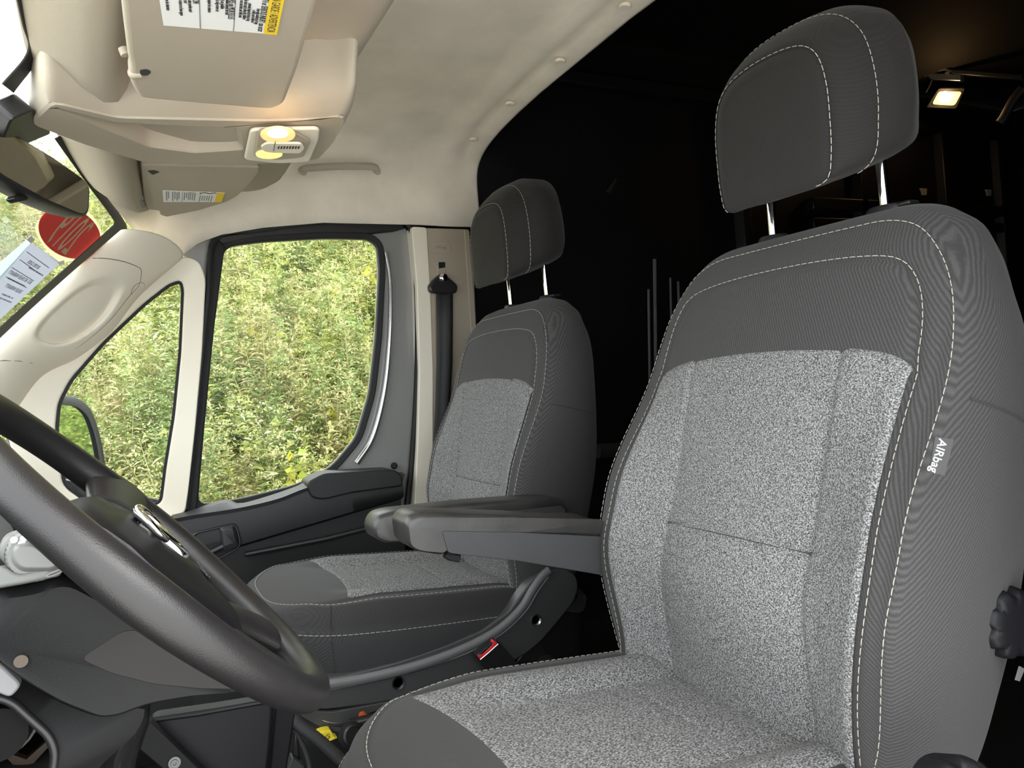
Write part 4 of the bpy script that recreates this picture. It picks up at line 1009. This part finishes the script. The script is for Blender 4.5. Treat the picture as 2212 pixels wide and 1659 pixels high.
    # dark mesh skirt
    sk = [Cf(oset(ql, .0075), lip-.004), Cf(oset(ql, .0135), lip*.6+z0*.4), Cf(oset(ql, .0105), lip*.2+z0*.8), Cf(oset(ql, .0045), z0-.005), Cf(oset(ql, .001), z0-.003)]
    obj('cushion_skirt', *loft(sk, capa=False, capb=False), M['mesh'], cu, angle=180)
    # insert
    P = []
    for vv in np.linspace(0, 1, 101):
        u = np.linspace(-1, 1, 91)
        yf = .548 + .03*np.abs(u)**2 + (.050 if x0 < .5 else 0)
        y = .045 + (yf-.045)*vv
        x = u*.190
        z = T(x, y) + .0028 - .006*np.exp(-(1-np.abs(u))/.02) - .006*np.exp(-(1-vv)/.012)
        z = z - .0028*np.exp(-((np.abs(x)-.115)/.006)**2)*sm(.5, .45, y) - .0022*np.exp(-((y-.33)/.006)**2)*sm(.115, .105, np.abs(x))
        P.append(np.stack([x0+x, y, z], 1))
    obj('cushion_insert', *grid(np.array(P)), M['insert'], cu, angle=180)
    mb = MB()
    i0 = int(NC*.345)
    for q, z, nn_ in ((oset(ql, -.0295), zt_+.0005, (0, 0, 1)), (oset(ql, .0078), z0-.010, None)):
        Pq = Cf(q, z); Pq = np.vstack([Pq[NC-i0:], Pq[:i0]]); Pq = cat_open(Pq[::3], 260)
        if nn_ is None:
            v_ = Pq - np.array([x0, .4, 0]); v_[:, 2] = 0; v_ /= np.linalg.norm(v_, axis=1)[:, None]; N_ = v_ + np.array([0, 0, .35])
        else: N_ = np.array([0, 0, 1.0])
        m2 = stitches(Pq, N_); mb.add(m2.v, m2.f)
    s3 = mb.build('stitching', M['thread'], cu, smooth=False); s3['kind'] = 'stuff'
    for sx_ in (-1, 1):                                                       # front corner joins
        i = int(NC*.135) if sx_ > 0 else NC-int(NC*.135)
        line = [Cf(oset(ql, o)[i:i+1], np.array([z]))[0] for o, z in ((.0150, lip[i]+.01), (.0142, lip[i]*.6+z0[i]*.4), (.0112, lip[i]*.2+z0[i]*.8), (.004, z0[i]-.003), (-.0085, z0[i]*.55+zt_[i]*.45+.006), (-.0215, z0[i]*.15+zt_[i]*.85+.0045), (-.030, zt_[i]))]
        obj('corner_seam', *tube(line, .0010, 6), M['mesh'], cu)
    # --- base pan
    R = [Cf(oset(ql, -.05), .10), Cf(oset(ql, -.03), .22), Cf(oset(ql, -.005), .30), Cf(oset(ql, .004), lip-.02), Cf(oset(ql, -.01), lip-.005)]
    obj('base_pan', *loft(R), M['black2'], S, angle=60)
    return S, W, r, n, H
drv, WD, rD, nD, HD = make_seat('driver_seat', 'charcoal driver seat nearest the camera, grey speckled insert and airbag tag on its side', .018, 20, 0, 1, -1, True)
pas, WP, rP, nP, HP = make_seat('passenger_seat', 'charcoal passenger seat against the far door with grey speckled insert and tall headrest', .890, 16, .015, -1, -1, False)

# passenger seat: plastic side shield on the inner side
bx = .890-.262
top = [(640, 1478), (690, 1468), (760, 1456), (860, 1430), (970, 1392), (1040, 1363), (1098, 1322), (1122, 1290), (1150, 1250), (1180, 1230), (1225, 1230), (1246, 1245), (1250, 1270), (1240, 1300), (1200, 1350), (1170, 1385), (1140, 1410), (1090, 1440), (1000, 1480), (900, 1505), (800, 1522), (700, 1534), (665, 1530), (648, 1505)]
ss = obj('side_shield', *prism(roundpoly(tr(top, 'x', bx), .01), (.03, 0, 0)), M['shield'], pas, bevel=.006, seg=3)
ln = cat_open(tr([(650, 1488), (690, 1482), (790, 1465), (900, 1438), (1000, 1402), (1075, 1362), (1125, 1316), (1150, 1275), (1172, 1244), (1186, 1232)], 'x', bx-.004), 50)
obj('shield_lip', *tube(ln, .0095, 10, flat=.7), M['lipgrey'], pas)
ln = cat_open(tr([(652, 1497), (700, 1492), (800, 1472), (900, 1447), (1005, 1412), (1082, 1370), (1134, 1322), (1160, 1280), (1184, 1246)], 'x', bx-.003), 50)
obj('shield_groove', *tube(ln, .0018, 8), M['silver'], pas)
for u, w in ((860, 1475), (1157, 1339)):
    obj('shield_screw', *disc(at(u, w, 'x', bx), (-1, 0, 0), .0125, .003, 18, ((1, 0), (1, 1), (.8, .6), (.6, -1), (.1, -1))), M['black2'] if u < 900 else M['steel'], pas)
fl_px = [(640, 1530), (665, 1536), (720, 1538), (830, 1518), (940, 1496), (930, 1508), (800, 1540), (775, 1560), (762, 1580), (735, 1583), (700, 1577), (672, 1560), (650, 1548)]
obj('lower_shield', *prism(roundpoly(tr(fl_px, 'x', bx-.004), .006), (.03, 0, 0)), M['shield'], pas, bevel=.004)
obj('lower_lip', *prism(tr([(695, 1556), (720, 1560), (755, 1560), (752, 1572), (720, 1570)], 'x', bx-.006), (.01, 0, 0)), M['steel'], pas, bevel=.002)
# slide rail, corrugated hose, mechanism
obj('slide_rail', *tube(cat_open(tr([(755, 1565), (790, 1556), (850, 1543), (950, 1522), (1100, 1490)], 'x', bx-.035), 20), .009, 10), M['black2'], pas)
hs = cat_open(tr([(905, 1502), (960, 1494), (1020, 1484), (1075, 1468)], 'x', bx-.02), 120)
obj('corrugated_hose', *tube(hs, .008 + .0018*np.cos(np.arange(120)*math.pi/1.5), 10), M['rubber'], pas)
obj('pivot_disc', *disc(at(757, 1586, 'x', bx-.05), (-1, -.2, .2), .018, .012, 22, ((1.25, 0), (1.25, .3), (1, .35), (1, .8), (.8, 1), (.75, .7), (.2, .7))), M['black2'], pas)
obj('pivot_disc', *disc(at(1180, 1442, 'x', bx-.02), (-1, 0, .1), .020, .012, 22, ((1.3, 0), (1.3, .3), (1, .35), (1, .8), (.6, 1), (.2, 1))), M['black2'], pas)
obj('mount_plate', *prism(roundpoly(tr([(1140, 1400), (1165, 1385), (1200, 1440), (1205, 1500), (1120, 1500), (1115, 1430)], 'x', bx+.005), .006), (.02, 0, 0)), M['black2'], pas, bevel=.003)
obj('orange_plug', *disc(at(782, 1544, 'x', bx-.01), (-1, 0, 0), .007, .01, 12), M['orange'], pas)
# buckle
bx2 = bx-.035
bk_ = obj('buckle', *prism(roundpoly(tr([(1030, 1416), (1072, 1382), (1082, 1390), (1130, 1448), (1104, 1486), (1078, 1480), (1036, 1425)], 'x', bx2), .004), (.022, 0, 0)), M['black2'], pas, bevel=.003, seg=3)
obj('release_button', *prism(roundpoly(tr([(1033, 1416), (1044, 1413), (1064, 1394), (1066, 1383), (1073, 1387), (1075, 1391), (1038, 1424), (1033, 1420)], 'x', bx2-.0015), .002), (.012, 0, 0)), M['red'], bk_, bevel=.0015)
obj('buckle_edge', *tube(tr([(1037, 1425), (1055, 1410), (1076, 1391)], 'x', bx2-.001), .0014, 6), M['steel'], bk_)
mb = MB()
for k in range(12): 
    u, w = 1040+2.0*k, 1409-1.9*k
    mb.add(*prism(tr([(u, w), (u+.9, w-.8), (u+3, w+1.2), (u+2.1, w+2)], 'x', bx2-.0008), (.002, 0, 0)))
mb.build('button_ribs', M['steel'], bk_)
text('embossed_word', 'PRESS', at(1087, 1446, 'x', bx2-.0012), tr([(1100, 1444)], 'x', bx2)[0]-tr([(1076, 1450)], 'x', bx2)[0], (0, 0, 1), .010, M['ink_g'], bk_, .0002)
obj('buckle_strap', *tube(cat_open(tr([(1095, 1470), (1115, 1490), (1135, 1500)], 'x', bx2+.012), 8), .012, 10, flat=.5), M['belt'], bk_)

# arm rests
def armrest(seat, top_px, pad_px, side_px, x, wdt, piv):
    q = roundpoly(tr(pad_px, 'x', x), .012, 5); c = q.mean(0)
    pd = obj('armrest', *loft([c + (q-c)*np.array([1, .975, .80]) + (-.012, 0, 0), c+(q-c)*np.array([1, .992, .94]) + (-.008, 0, 0), q, q + (wdt, 0, 0), c+(q-c)*np.array([1, .99, .94]) + (wdt+.008, 0, 0), c+(q-c)*np.array([1, .97, .8]) + (wdt+.012, 0, 0)]), M['armpad'], seat, angle=50)
    if side_px: obj('armrest_side', *prism(roundpoly(tr(side_px, 'x', x-.0135), .003), (.03, 0, 0)), M['grey_black'], pd, bevel=.003)
    return pd
# driver's arm rest lies along the inner side of the driver seat
armrest(drv, None, [(872, 1128), (880, 1112), (900, 1105), (960, 1106), (1120, 1112), (1300, 1124), (1320, 1160), (1300, 1160), (1120, 1150), (965, 1150), (962, 1185), (950, 1198), (900, 1190), (878, 1176)], [(955, 1148), (968, 1147), (1120, 1150), (1320, 1160), (1320, 1246), (1120, 1212), (976, 1196), (968, 1193)], .275, .05, None)
armrest(pas, None, [(803, 1135), (815, 1112), (840, 1104), (1000, 1086), (1185, 1072), (1212, 1078), (1222, 1096), (1222, 1112), (1190, 1116), (900, 1140), (875, 1170), (830, 1172), (806, 1160)], [(1110, 1104), (1212, 1092), (1222, 1100), (1222, 1125), (1110, 1120)], .575, .05, None)
obj('armrest_catch', *tube(tr([(962, 1196), (972, 1202), (992, 1206)], 'x', .28), .006, 8), M['black2'], drv)

# driver seat: airbag tag, recline knob, lower knob
i = min(range(NB), key=lambda i: abs(BACK[i, 1]+.325) + (10 if BACK[i, 0] > 0 else 0))
tg = empty('tmp', (0, 0, 0), '', ''); bpy.data.objects.remove(tg)
tcen = on(2027, 985, WD(-.290, -.34, .085), np.array([-1, .25, 0.0]))
TN = np.array([-.93, .36, .05]); TN /= np.linalg.norm(TN)
tq = ton([(2012, 943), (2052, 949), (2032, 1027), (2000, 1018)], tcen, TN)
tgo = obj('airbag_tag', *prism(tq + TN*.004, TN*.0014), M['grey_black'], drv, smooth=False)
text('tag_word', 'AIRbag', on(2026, 985, tcen + TN*.0056, TN), on(2016, 1018, tcen, TN)-on(2036, 951, tcen, TN), on(2050, 990, tcen, TN)-on(2010, 980, tcen, TN), (.0128), M['white'], tgo, .0003, xs=.92)
def knob(c, ax, R0, dpt, name, parent):
    ax = np.array(ax, float); x, y, z = frame(ax); rings = []
    for rr, dd, sc_ in ((1.02, 0, 0), (1.0, .25, .5), (.97, .7, 1), (.90, .95, 1), (.78, 1.04, .5), (.5, 1.06, 0), (.05, 1.06, 0)):
        ring = []
        for k in range(72):
            t = 2*math.pi*k/72; w = max(0, math.cos(8*t))**1.5
            q = R0*rr*(1-.17*sc_*w)
            ring.append(c + z*dpt*dd + q*(math.cos(t)*x + math.sin(t)*y))
        rings.append(np.array(ring))
    return obj(name, *loft(rings), M['box'], parent, angle=50)
kp = on(2166, 1338, WD(-.262, -.49, 0), np.array([-1, 0, 0.0]))
knob(kp + np.array([.012, 0, 0]), (-1, .22, 0), .040, .032, 'recline_knob', drv)
kp2 = at(2058, 1752, 'x', -.30)
knob(kp2, (-1, .1, .55), .046, .03, 'height_knob', drv)
obj('floor_bracket', *prism(tr([(2205, 1440), (2214, 1445), (2203, 1472), (2196, 1470)], 'x', -.262), (.002, 0, 0)), M['lipgrey'], drv)
# metal recliner bracket between the cushion and the backrest on the inner side
obj('recliner_bracket', *prism(tr([(1340, 1410), (1350, 1405), (1400, 1460), (1395, 1490), (1310, 1490), (1325, 1440)], 'x', .265), (.012, 0, 0)), M['steel'], drv, bevel=.003)

# wiring and pipes between the seats
hb_ = empty('adjuster_bar', at(680, 1590, 'x', .42), 'bent dark metal bar crossing in front of the passenger seat base', 'bar')
obj('bar', *tube(cat_open(tr([(626, 1535), (634, 1552), (650, 1570), (690, 1600), (735, 1640), (760, 1662)], 'x', .40), 30), .009, 12), M['grey_black'], hb_)
tag(obj('cable', *tube(cat_open(tr([(636, 1570), (650, 1600), (665, 1640), (672, 1680)], 'x', .41), 16), .0035, 8), M['grey_black']), 'thin black cable hanging below the bent metal bar', 'cable')
ub = empty('floor_bracket', at(640, 1640, 'x', .45), 'dark metal floor bracket with bolt holes below the bent bar', 'bracket')
obj('upright', *prism(tr([(636, 1580), (645, 1590), (650, 1659), (655, 1700), (628, 1700), (633, 1620)], 'x', .45), (.03, 0, 0)), M['black2'], ub, bevel=.003)
obj('foot', *prism(tr([(632, 1636), (640, 1640), (660, 1655), (640, 1700), (605, 1700)], 'x', .44), (.02, 0, 0)), M['grey_black'], ub, bevel=.002)
yc = empty('wiring_connector', at(705, 1590, 'x', .60), 'yellow wiring connector under the passenger seat', 'connector')
obj('shell', *prism(roundpoly(tr([(688, 1585), (700, 1580), (715, 1578), (722, 1592), (712, 1598), (698, 1600), (690, 1595)], 'x', .60), .003), (.022, 0, 0)), M['yellow'], yc, bevel=.003)
obj('latch', *prism(tr([(706, 1602), (722, 1592), (730, 1594), (708, 1604)], 'x', .598), (.02, 0, 0)), M['yellow'], yc, bevel=.001)
text('mark', 'G', at(708, 1592, 'x', .5985), (0, -1, .15), (0, 0, 1), .012, M['ink'], yc, .0002)

# ------------------------------------------------------------------ OUTSIDE: ground, weedy bank
def hill(x, y):
    x = np.asarray(x, float); y = np.asarray(y, float)
    s = np.clip(x-2.9, 0, None)
    z = -.48 + .60*s - .10*np.clip(s-5.0, 0, None)
    z = np.minimum(z, 2.9 + .08*s)
    z = z - .40*sm(.5, 1.7, y)*np.clip(s/3, 0, 1)
    return z + .10*np.sin(1.3*y+.6*x)*np.clip(s, 0, 1) + .06*np.sin(3.1*x+1.7*y)*np.clip(s, 0, 1)
gx = np.linspace(2.2, 16, 90); gy = np.linspace(-9, 12, 110)
P = np.array([[(x, y, hill(x, y)) for x in gx] for y in gy])
bank = structure(obj('hill', *grid(P), M['soil']), 'weedy bank beside the van')
structure(obj('ground', *grid(np.array([[(x, y, -.5) for x in np.linspace(-30, 14, 8)] for y in np.linspace(-30, 40, 8)])), M['gravel']))
# stones at the foot of the bank
rs = [(rng.uniform(2.9, 4.2), rng.uniform(-2.2, 1.2)) for _ in range(60)]
mb = MB()
for x, y in rs:
    r0 = rng.uniform(.03, .12); R = []
    for ph in (-.9, -.3, .4, 1.0): R.append(np.array([(x + r0*math.cos(ph)*math.cos(t)*rng.uniform(.8, 1.2), y + r0*1.3*math.cos(ph)*math.sin(t)*rng.uniform(.8, 1.2), float(hill(x, y)) + r0*.6*math.sin(ph)) for t in np.linspace(0, 6.28, 8, endpoint=False)]))
    mb.add(*loft(R))
o = mb.build('stones', mat('grey_stone', (.30, .29, .27), .9, var=.5, varscale=6), smooth=False); o['kind'] = 'stuff'; o['label'] = 'loose grey stones at the foot of the weedy bank'

def leafmat():
    m = bpy.data.materials.new('weed_leaves'); m.use_nodes = True; t = m.node_tree; t.nodes.clear()
    o = t.nodes.new('ShaderNodeOutputMaterial'); d = t.nodes.new('ShaderNodeBsdfDiffuse'); tl = t.nodes.new('ShaderNodeBsdfTranslucent'); x = t.nodes.new('ShaderNodeMixShader')
    c = t.nodes.new('ShaderNodeVertexColor'); c.layer_name = 'tint'; x.inputs[0].default_value = .35
    t.links.new(c.outputs[0], d.inputs[0]); t.links.new(c.outputs[0], tl.inputs[0]); t.links.new(d.outputs[0], x.inputs[1]); t.links.new(tl.outputs[0], x.inputs[2]); t.links.new(x.outputs[0], o.inputs[0])
    return m
LM = leafmat()
PAL = dict(goldenrod=[(.30, .32, .09), (.38, .38, .13), (.24, .29, .08), (.50, .46, .20)], mugwort=[(.22, .28, .11), (.30, .35, .16), (.18, .24, .08), (.36, .40, .20)],
           straw=[(.52, .44, .25), (.58, .49, .31), (.48, .37, .24), (.44, .42, .20)], yellow=[(.6, .52, .06), (.46, .48, .08), (.30, .38, .08), (.60, .54, .12)], aster=[(.30, .34, .13), (.36, .38, .16), (.70, .68, .52), (.26, .31, .10)])
def plant(kind, seed):
    """stems with many small leaf blades and a feathery head; returns (verts, quads, tint per quad)"""
    g = np.random.default_rng(seed); pal = np.array(PAL[kind]); V = []; C = []
    ns = g.integers(3, 6)
    for s in range(ns):
        H_ = g.uniform(.75, 1.35) if kind != 'yellow' else g.uniform(.5, .9)
        az = g.uniform(0, 6.28); lean = g.uniform(.05, .4); b0 = g.normal(0, .015, 2)
        t = np.linspace(0, 1, 12)
        sx_ = b0[0] + math.cos(az)*lean*t**1.7; sy_ = b0[1] + math.sin(az)*lean*t**1.7; sz_ = H_*(t - .12*lean*t**3)
        S_ = np.stack([sx_, sy_, sz_], 1)
        sc = (pal[g.integers(len(pal))]*.75 + np.array([.06, .03, .01]))
        for k in range(11):                      # stem as slim crossed blades
            w = .004*(1-.6*t[k]); a, b = S_[k], S_[k+1]
            V.append([a+(w, 0, 0), a-(w, 0, 0), b-(w*.8, 0, 0), b+(w*.8, 0, 0)]); C.append(sc)
        nl = dict(goldenrod=84, mugwort=104, straw=60, yellow=34, aster=70)[kind]
        for k in range(nl):
            tt = g.uniform(.08, 1)**.8; p = np.array([np.interp(tt, t, S_[:, i]) for i in range(3)])
            a2 = g.uniform(0, 6.28); up = g.uniform(-.1, .9)
            d = np.array([math.cos(a2), math.sin(a2), up]); d /= np.linalg.norm(d)
            Ln = g.uniform(.05, .12)*(1.25-.7*tt); wd = Ln*g.uniform(.07, .13)
            if kind == 'yellow': Ln = g.uniform(.04, .07); wd = Ln*.45
            if kind == 'mugwort': Ln *= .9; wd = Ln*.11
            if kind == 'straw': wd = Ln*.07; Ln *= 1.2
            side = np.cross(d, [g.normal(), g.normal(), g.normal()]); side /= np.linalg.norm(side)
            p = p + d*g.uniform(0, .02)
            V.append([p, p+d*Ln*.45+side*wd, p+d*Ln - np.array([0, 0, Ln*.2]), p+d*Ln*.45-side*wd]); C.append(pal[g.integers(len(pal))]*g.uniform(.75, 1.2))
        # branching plume
        if kind in ('goldenrod', 'straw', 'mugwort', 'aster'):
            for k in range(9):
                tt = g.uniform(.62, 1); p0 = np.array([np.interp(tt, t, S_[:, i]) for i in range(3)]); a2 = az + g.normal(0, 1.3); ln = g.uniform(.08, .20)
                dh = np.array([math.cos(a2), math.sin(a2), 0])
                for q in range(14):
                    u = (q+g.uniform(0, 1))/14; p = p0 + dh*ln*u + np.array([0, 0, ln*(.9*u-.8*u*u)])
                    r_ = g.uniform(.009, .018) if kind != 'aster' else g.uniform(.007, .012)
                    e1_ = g.normal(size=3); e1_ /= np.linalg.norm(e1_); e2_ = np.cross(e1_, [0, 0, 1.0]); e2_ /= np.linalg.norm(e2_)+1e-9
                    V.append([p, p+e1_*r_*.8+e2_*r_*.5, p+e1_*r_*1.5, p+e1_*r_*.8-e2_*r_*.5]); C.append((np.array([.66, .64, .48]) if kind == 'aster' and g.random() < .5 else (np.array([.54, .52, .25]) if kind == 'goldenrod' else pal[-1 if g.random() < .6 else 0]))*g.uniform(.8, 1.15))
    V = np.array(V, float).reshape(-1, 3); C = np.array(C)
    return V, C
KINDS = ['goldenrod', 'mugwort', 'straw', 'aster', 'yellow']
PROTO = {k: [plant(k, 10*i+j) for j in range(4)] for i, k in enumerate(KINDS)}
def quads_mesh(name, V, C):
    n = len(V)//4; me = bpy.data.meshes.new(name)
    me.vertices.add(n*4); me.vertices.foreach_set('co', V.ravel()); me.loops.add(n*4); me.loops.foreach_set('vertex_index', np.arange(n*4, dtype=np.int32))
    me.polygons.add(n); me.polygons.foreach_set('loop_start', np.arange(0, n*4, 4, dtype=np.int32)); me.polygons.foreach_set('loop_total', np.full(n, 4, dtype=np.int32))
    me.update(); at_ = me.color_attributes.new('tint', 'FLOAT_COLOR', 'POINT')
    col = np.ones((n*4, 4)); col[:, :3] = np.clip(np.repeat(C, 4, 0)*np.array([.98, 1.04, 1.0]), 0, .92); at_.data.foreach_set('color', col.ravel()); me.materials.append(LM); me.validate(); return me
# individually countable plants nearest the window
LBL = dict(goldenrod='tall goldenrod weed with arching yellow-green plume on the bank', mugwort='feathery green mugwort weed on the bank', straw='dry straw coloured weed stalks on the bank', aster='white flowered aster weed on the bank', yellow='low bush with bright yellow leaves on the bank')
near = []
for i in range(90):
    k = ['goldenrod', 'mugwort', 'straw', 'goldenrod', 'aster', 'mugwort', 'straw', 'yellow', 'goldenrod'][i % 9]
    x = rng.uniform(3.2, 5.6); y = .9 + (x+.69)*rng.uniform(-.30, .13)
    near.append((k, x, y))
PM = {}
for k in KINDS:
    for j in range(4): PM[k, j] = quads_mesh(k, *PROTO[k][j])
for i, (k, x, y) in enumerate(near):
    o = bpy.data.objects.new(dict(goldenrod='goldenrod_plant', mugwort='mugwort_plant', straw='dry_weed', aster='aster_plant', yellow='yellow_leaved_bush')[k], PM[k, i % 4]); COL.objects.link(o)
    o.location = (x, y, float(hill(x, y))-.02); o.rotation_euler = (0, 0, rng.uniform(0, 6.28)); s = rng.uniform(.7, 1.05); o.scale = (s, s, s)
    tag(o, LBL[k], 'weed' if k != 'yellow' else 'bush', LBL[k].split(' on the bank')[0])
# the mass of undergrowth behind
VV, CC = [], []
for i in range(1250):
    x = 3.3 + 8.2*rng.random()**.8; y = .9 + (x+.69)*rng.uniform(-.62, .42)
    pat = math.sin(x*.9+1)*math.sin(y*.8+.4*x)
    k = KINDS[int(rng.choice(5, p=[.42, .33, .14, .06, .05] if pat > 0 else [.28, .22, .36, .08, .06]))]
    V, C = PROTO[k][rng.integers(4)]
    a = rng.uniform(0, 6.28); s = rng.uniform(.6, 1.15); ca, sa = math.cos(a)*s, math.sin(a)*s
    VV.append(np.stack([V[:, 0]*ca-V[:, 1]*sa+x, V[:, 0]*sa+V[:, 1]*ca+y, V[:, 2]*s+float(hill(x, y))-.03], 1)); CC.append(np.clip(C*rng.uniform(.8, 1.2), 0, .9))
me = quads_mesh('undergrowth', np.vstack(VV), np.vstack(CC))
o = bpy.data.objects.new('undergrowth', me); COL.objects.link(o); o['kind'] = 'stuff'; o['label'] = 'mass of green and straw coloured weeds covering the bank'
# weeds further back along the bank, reflected in the door mirror
VV, CC = [], []
for i in range(420):
    x = rng.uniform(3.0, 6.5); y = rng.uniform(-9, -1.6)
    V, C = PROTO[KINDS[i % 2]][rng.integers(4)]
    a = rng.uniform(0, 6.28); s = rng.uniform(.9, 1.5); ca, sa = math.cos(a)*s, math.sin(a)*s
    VV.append(np.stack([V[:, 0]*ca-V[:, 1]*sa+x, V[:, 0]*sa+V[:, 1]*ca+y, V[:, 2]*s+float(hill(x, y))-.03], 1)); CC.append(C*np.array([.85, .95, .7]))
me = quads_mesh('undergrowth', np.vstack(VV), np.vstack(CC))
o = bpy.data.objects.new('undergrowth', me); COL.objects.link(o); o['kind'] = 'stuff'; o['label'] = 'green weeds on the bank behind, reflected in the door mirror'
# the far tree line through the windscreen, glass haze mixed into the leaf colours
mb = []; cl_ = []
for i in range(5200):
    y = rng.uniform(2.0, 9.5); x = rng.uniform(9.5, 13.5); z0_ = float(hill(x, y)); zt = .9 + .4*math.sin(y*1.3)+.3*math.sin(y*3.1)
    p = np.array([x, y, z0_ + zt*rng.random()**.7]); r_ = rng.uniform(.05, .13); e1_ = rng.normal(size=3); e1_ /= np.linalg.norm(e1_); e2_ = np.cross(e1_, rng.normal(size=3)); e2_ /= np.linalg.norm(e2_)
    mb += [p, p+e1_*r_*.5+e2_*r_*.35, p+e1_*r_, p+e1_*r_*.5-e2_*r_*.35]; cl_.append(np.array([[.34, .40, .20], [.40, .44, .24], [.46, .46, .28]][i % 3])*rng.uniform(.8, 1.2))
me = quads_mesh('shrubbery', np.array(mb), np.array(cl_)); o = bpy.data.objects.new('shrubbery', me); COL.objects.link(o); o['kind'] = 'stuff'; o['label'] = 'green shrubs with haze put into their leaf colour along the top of the bank'
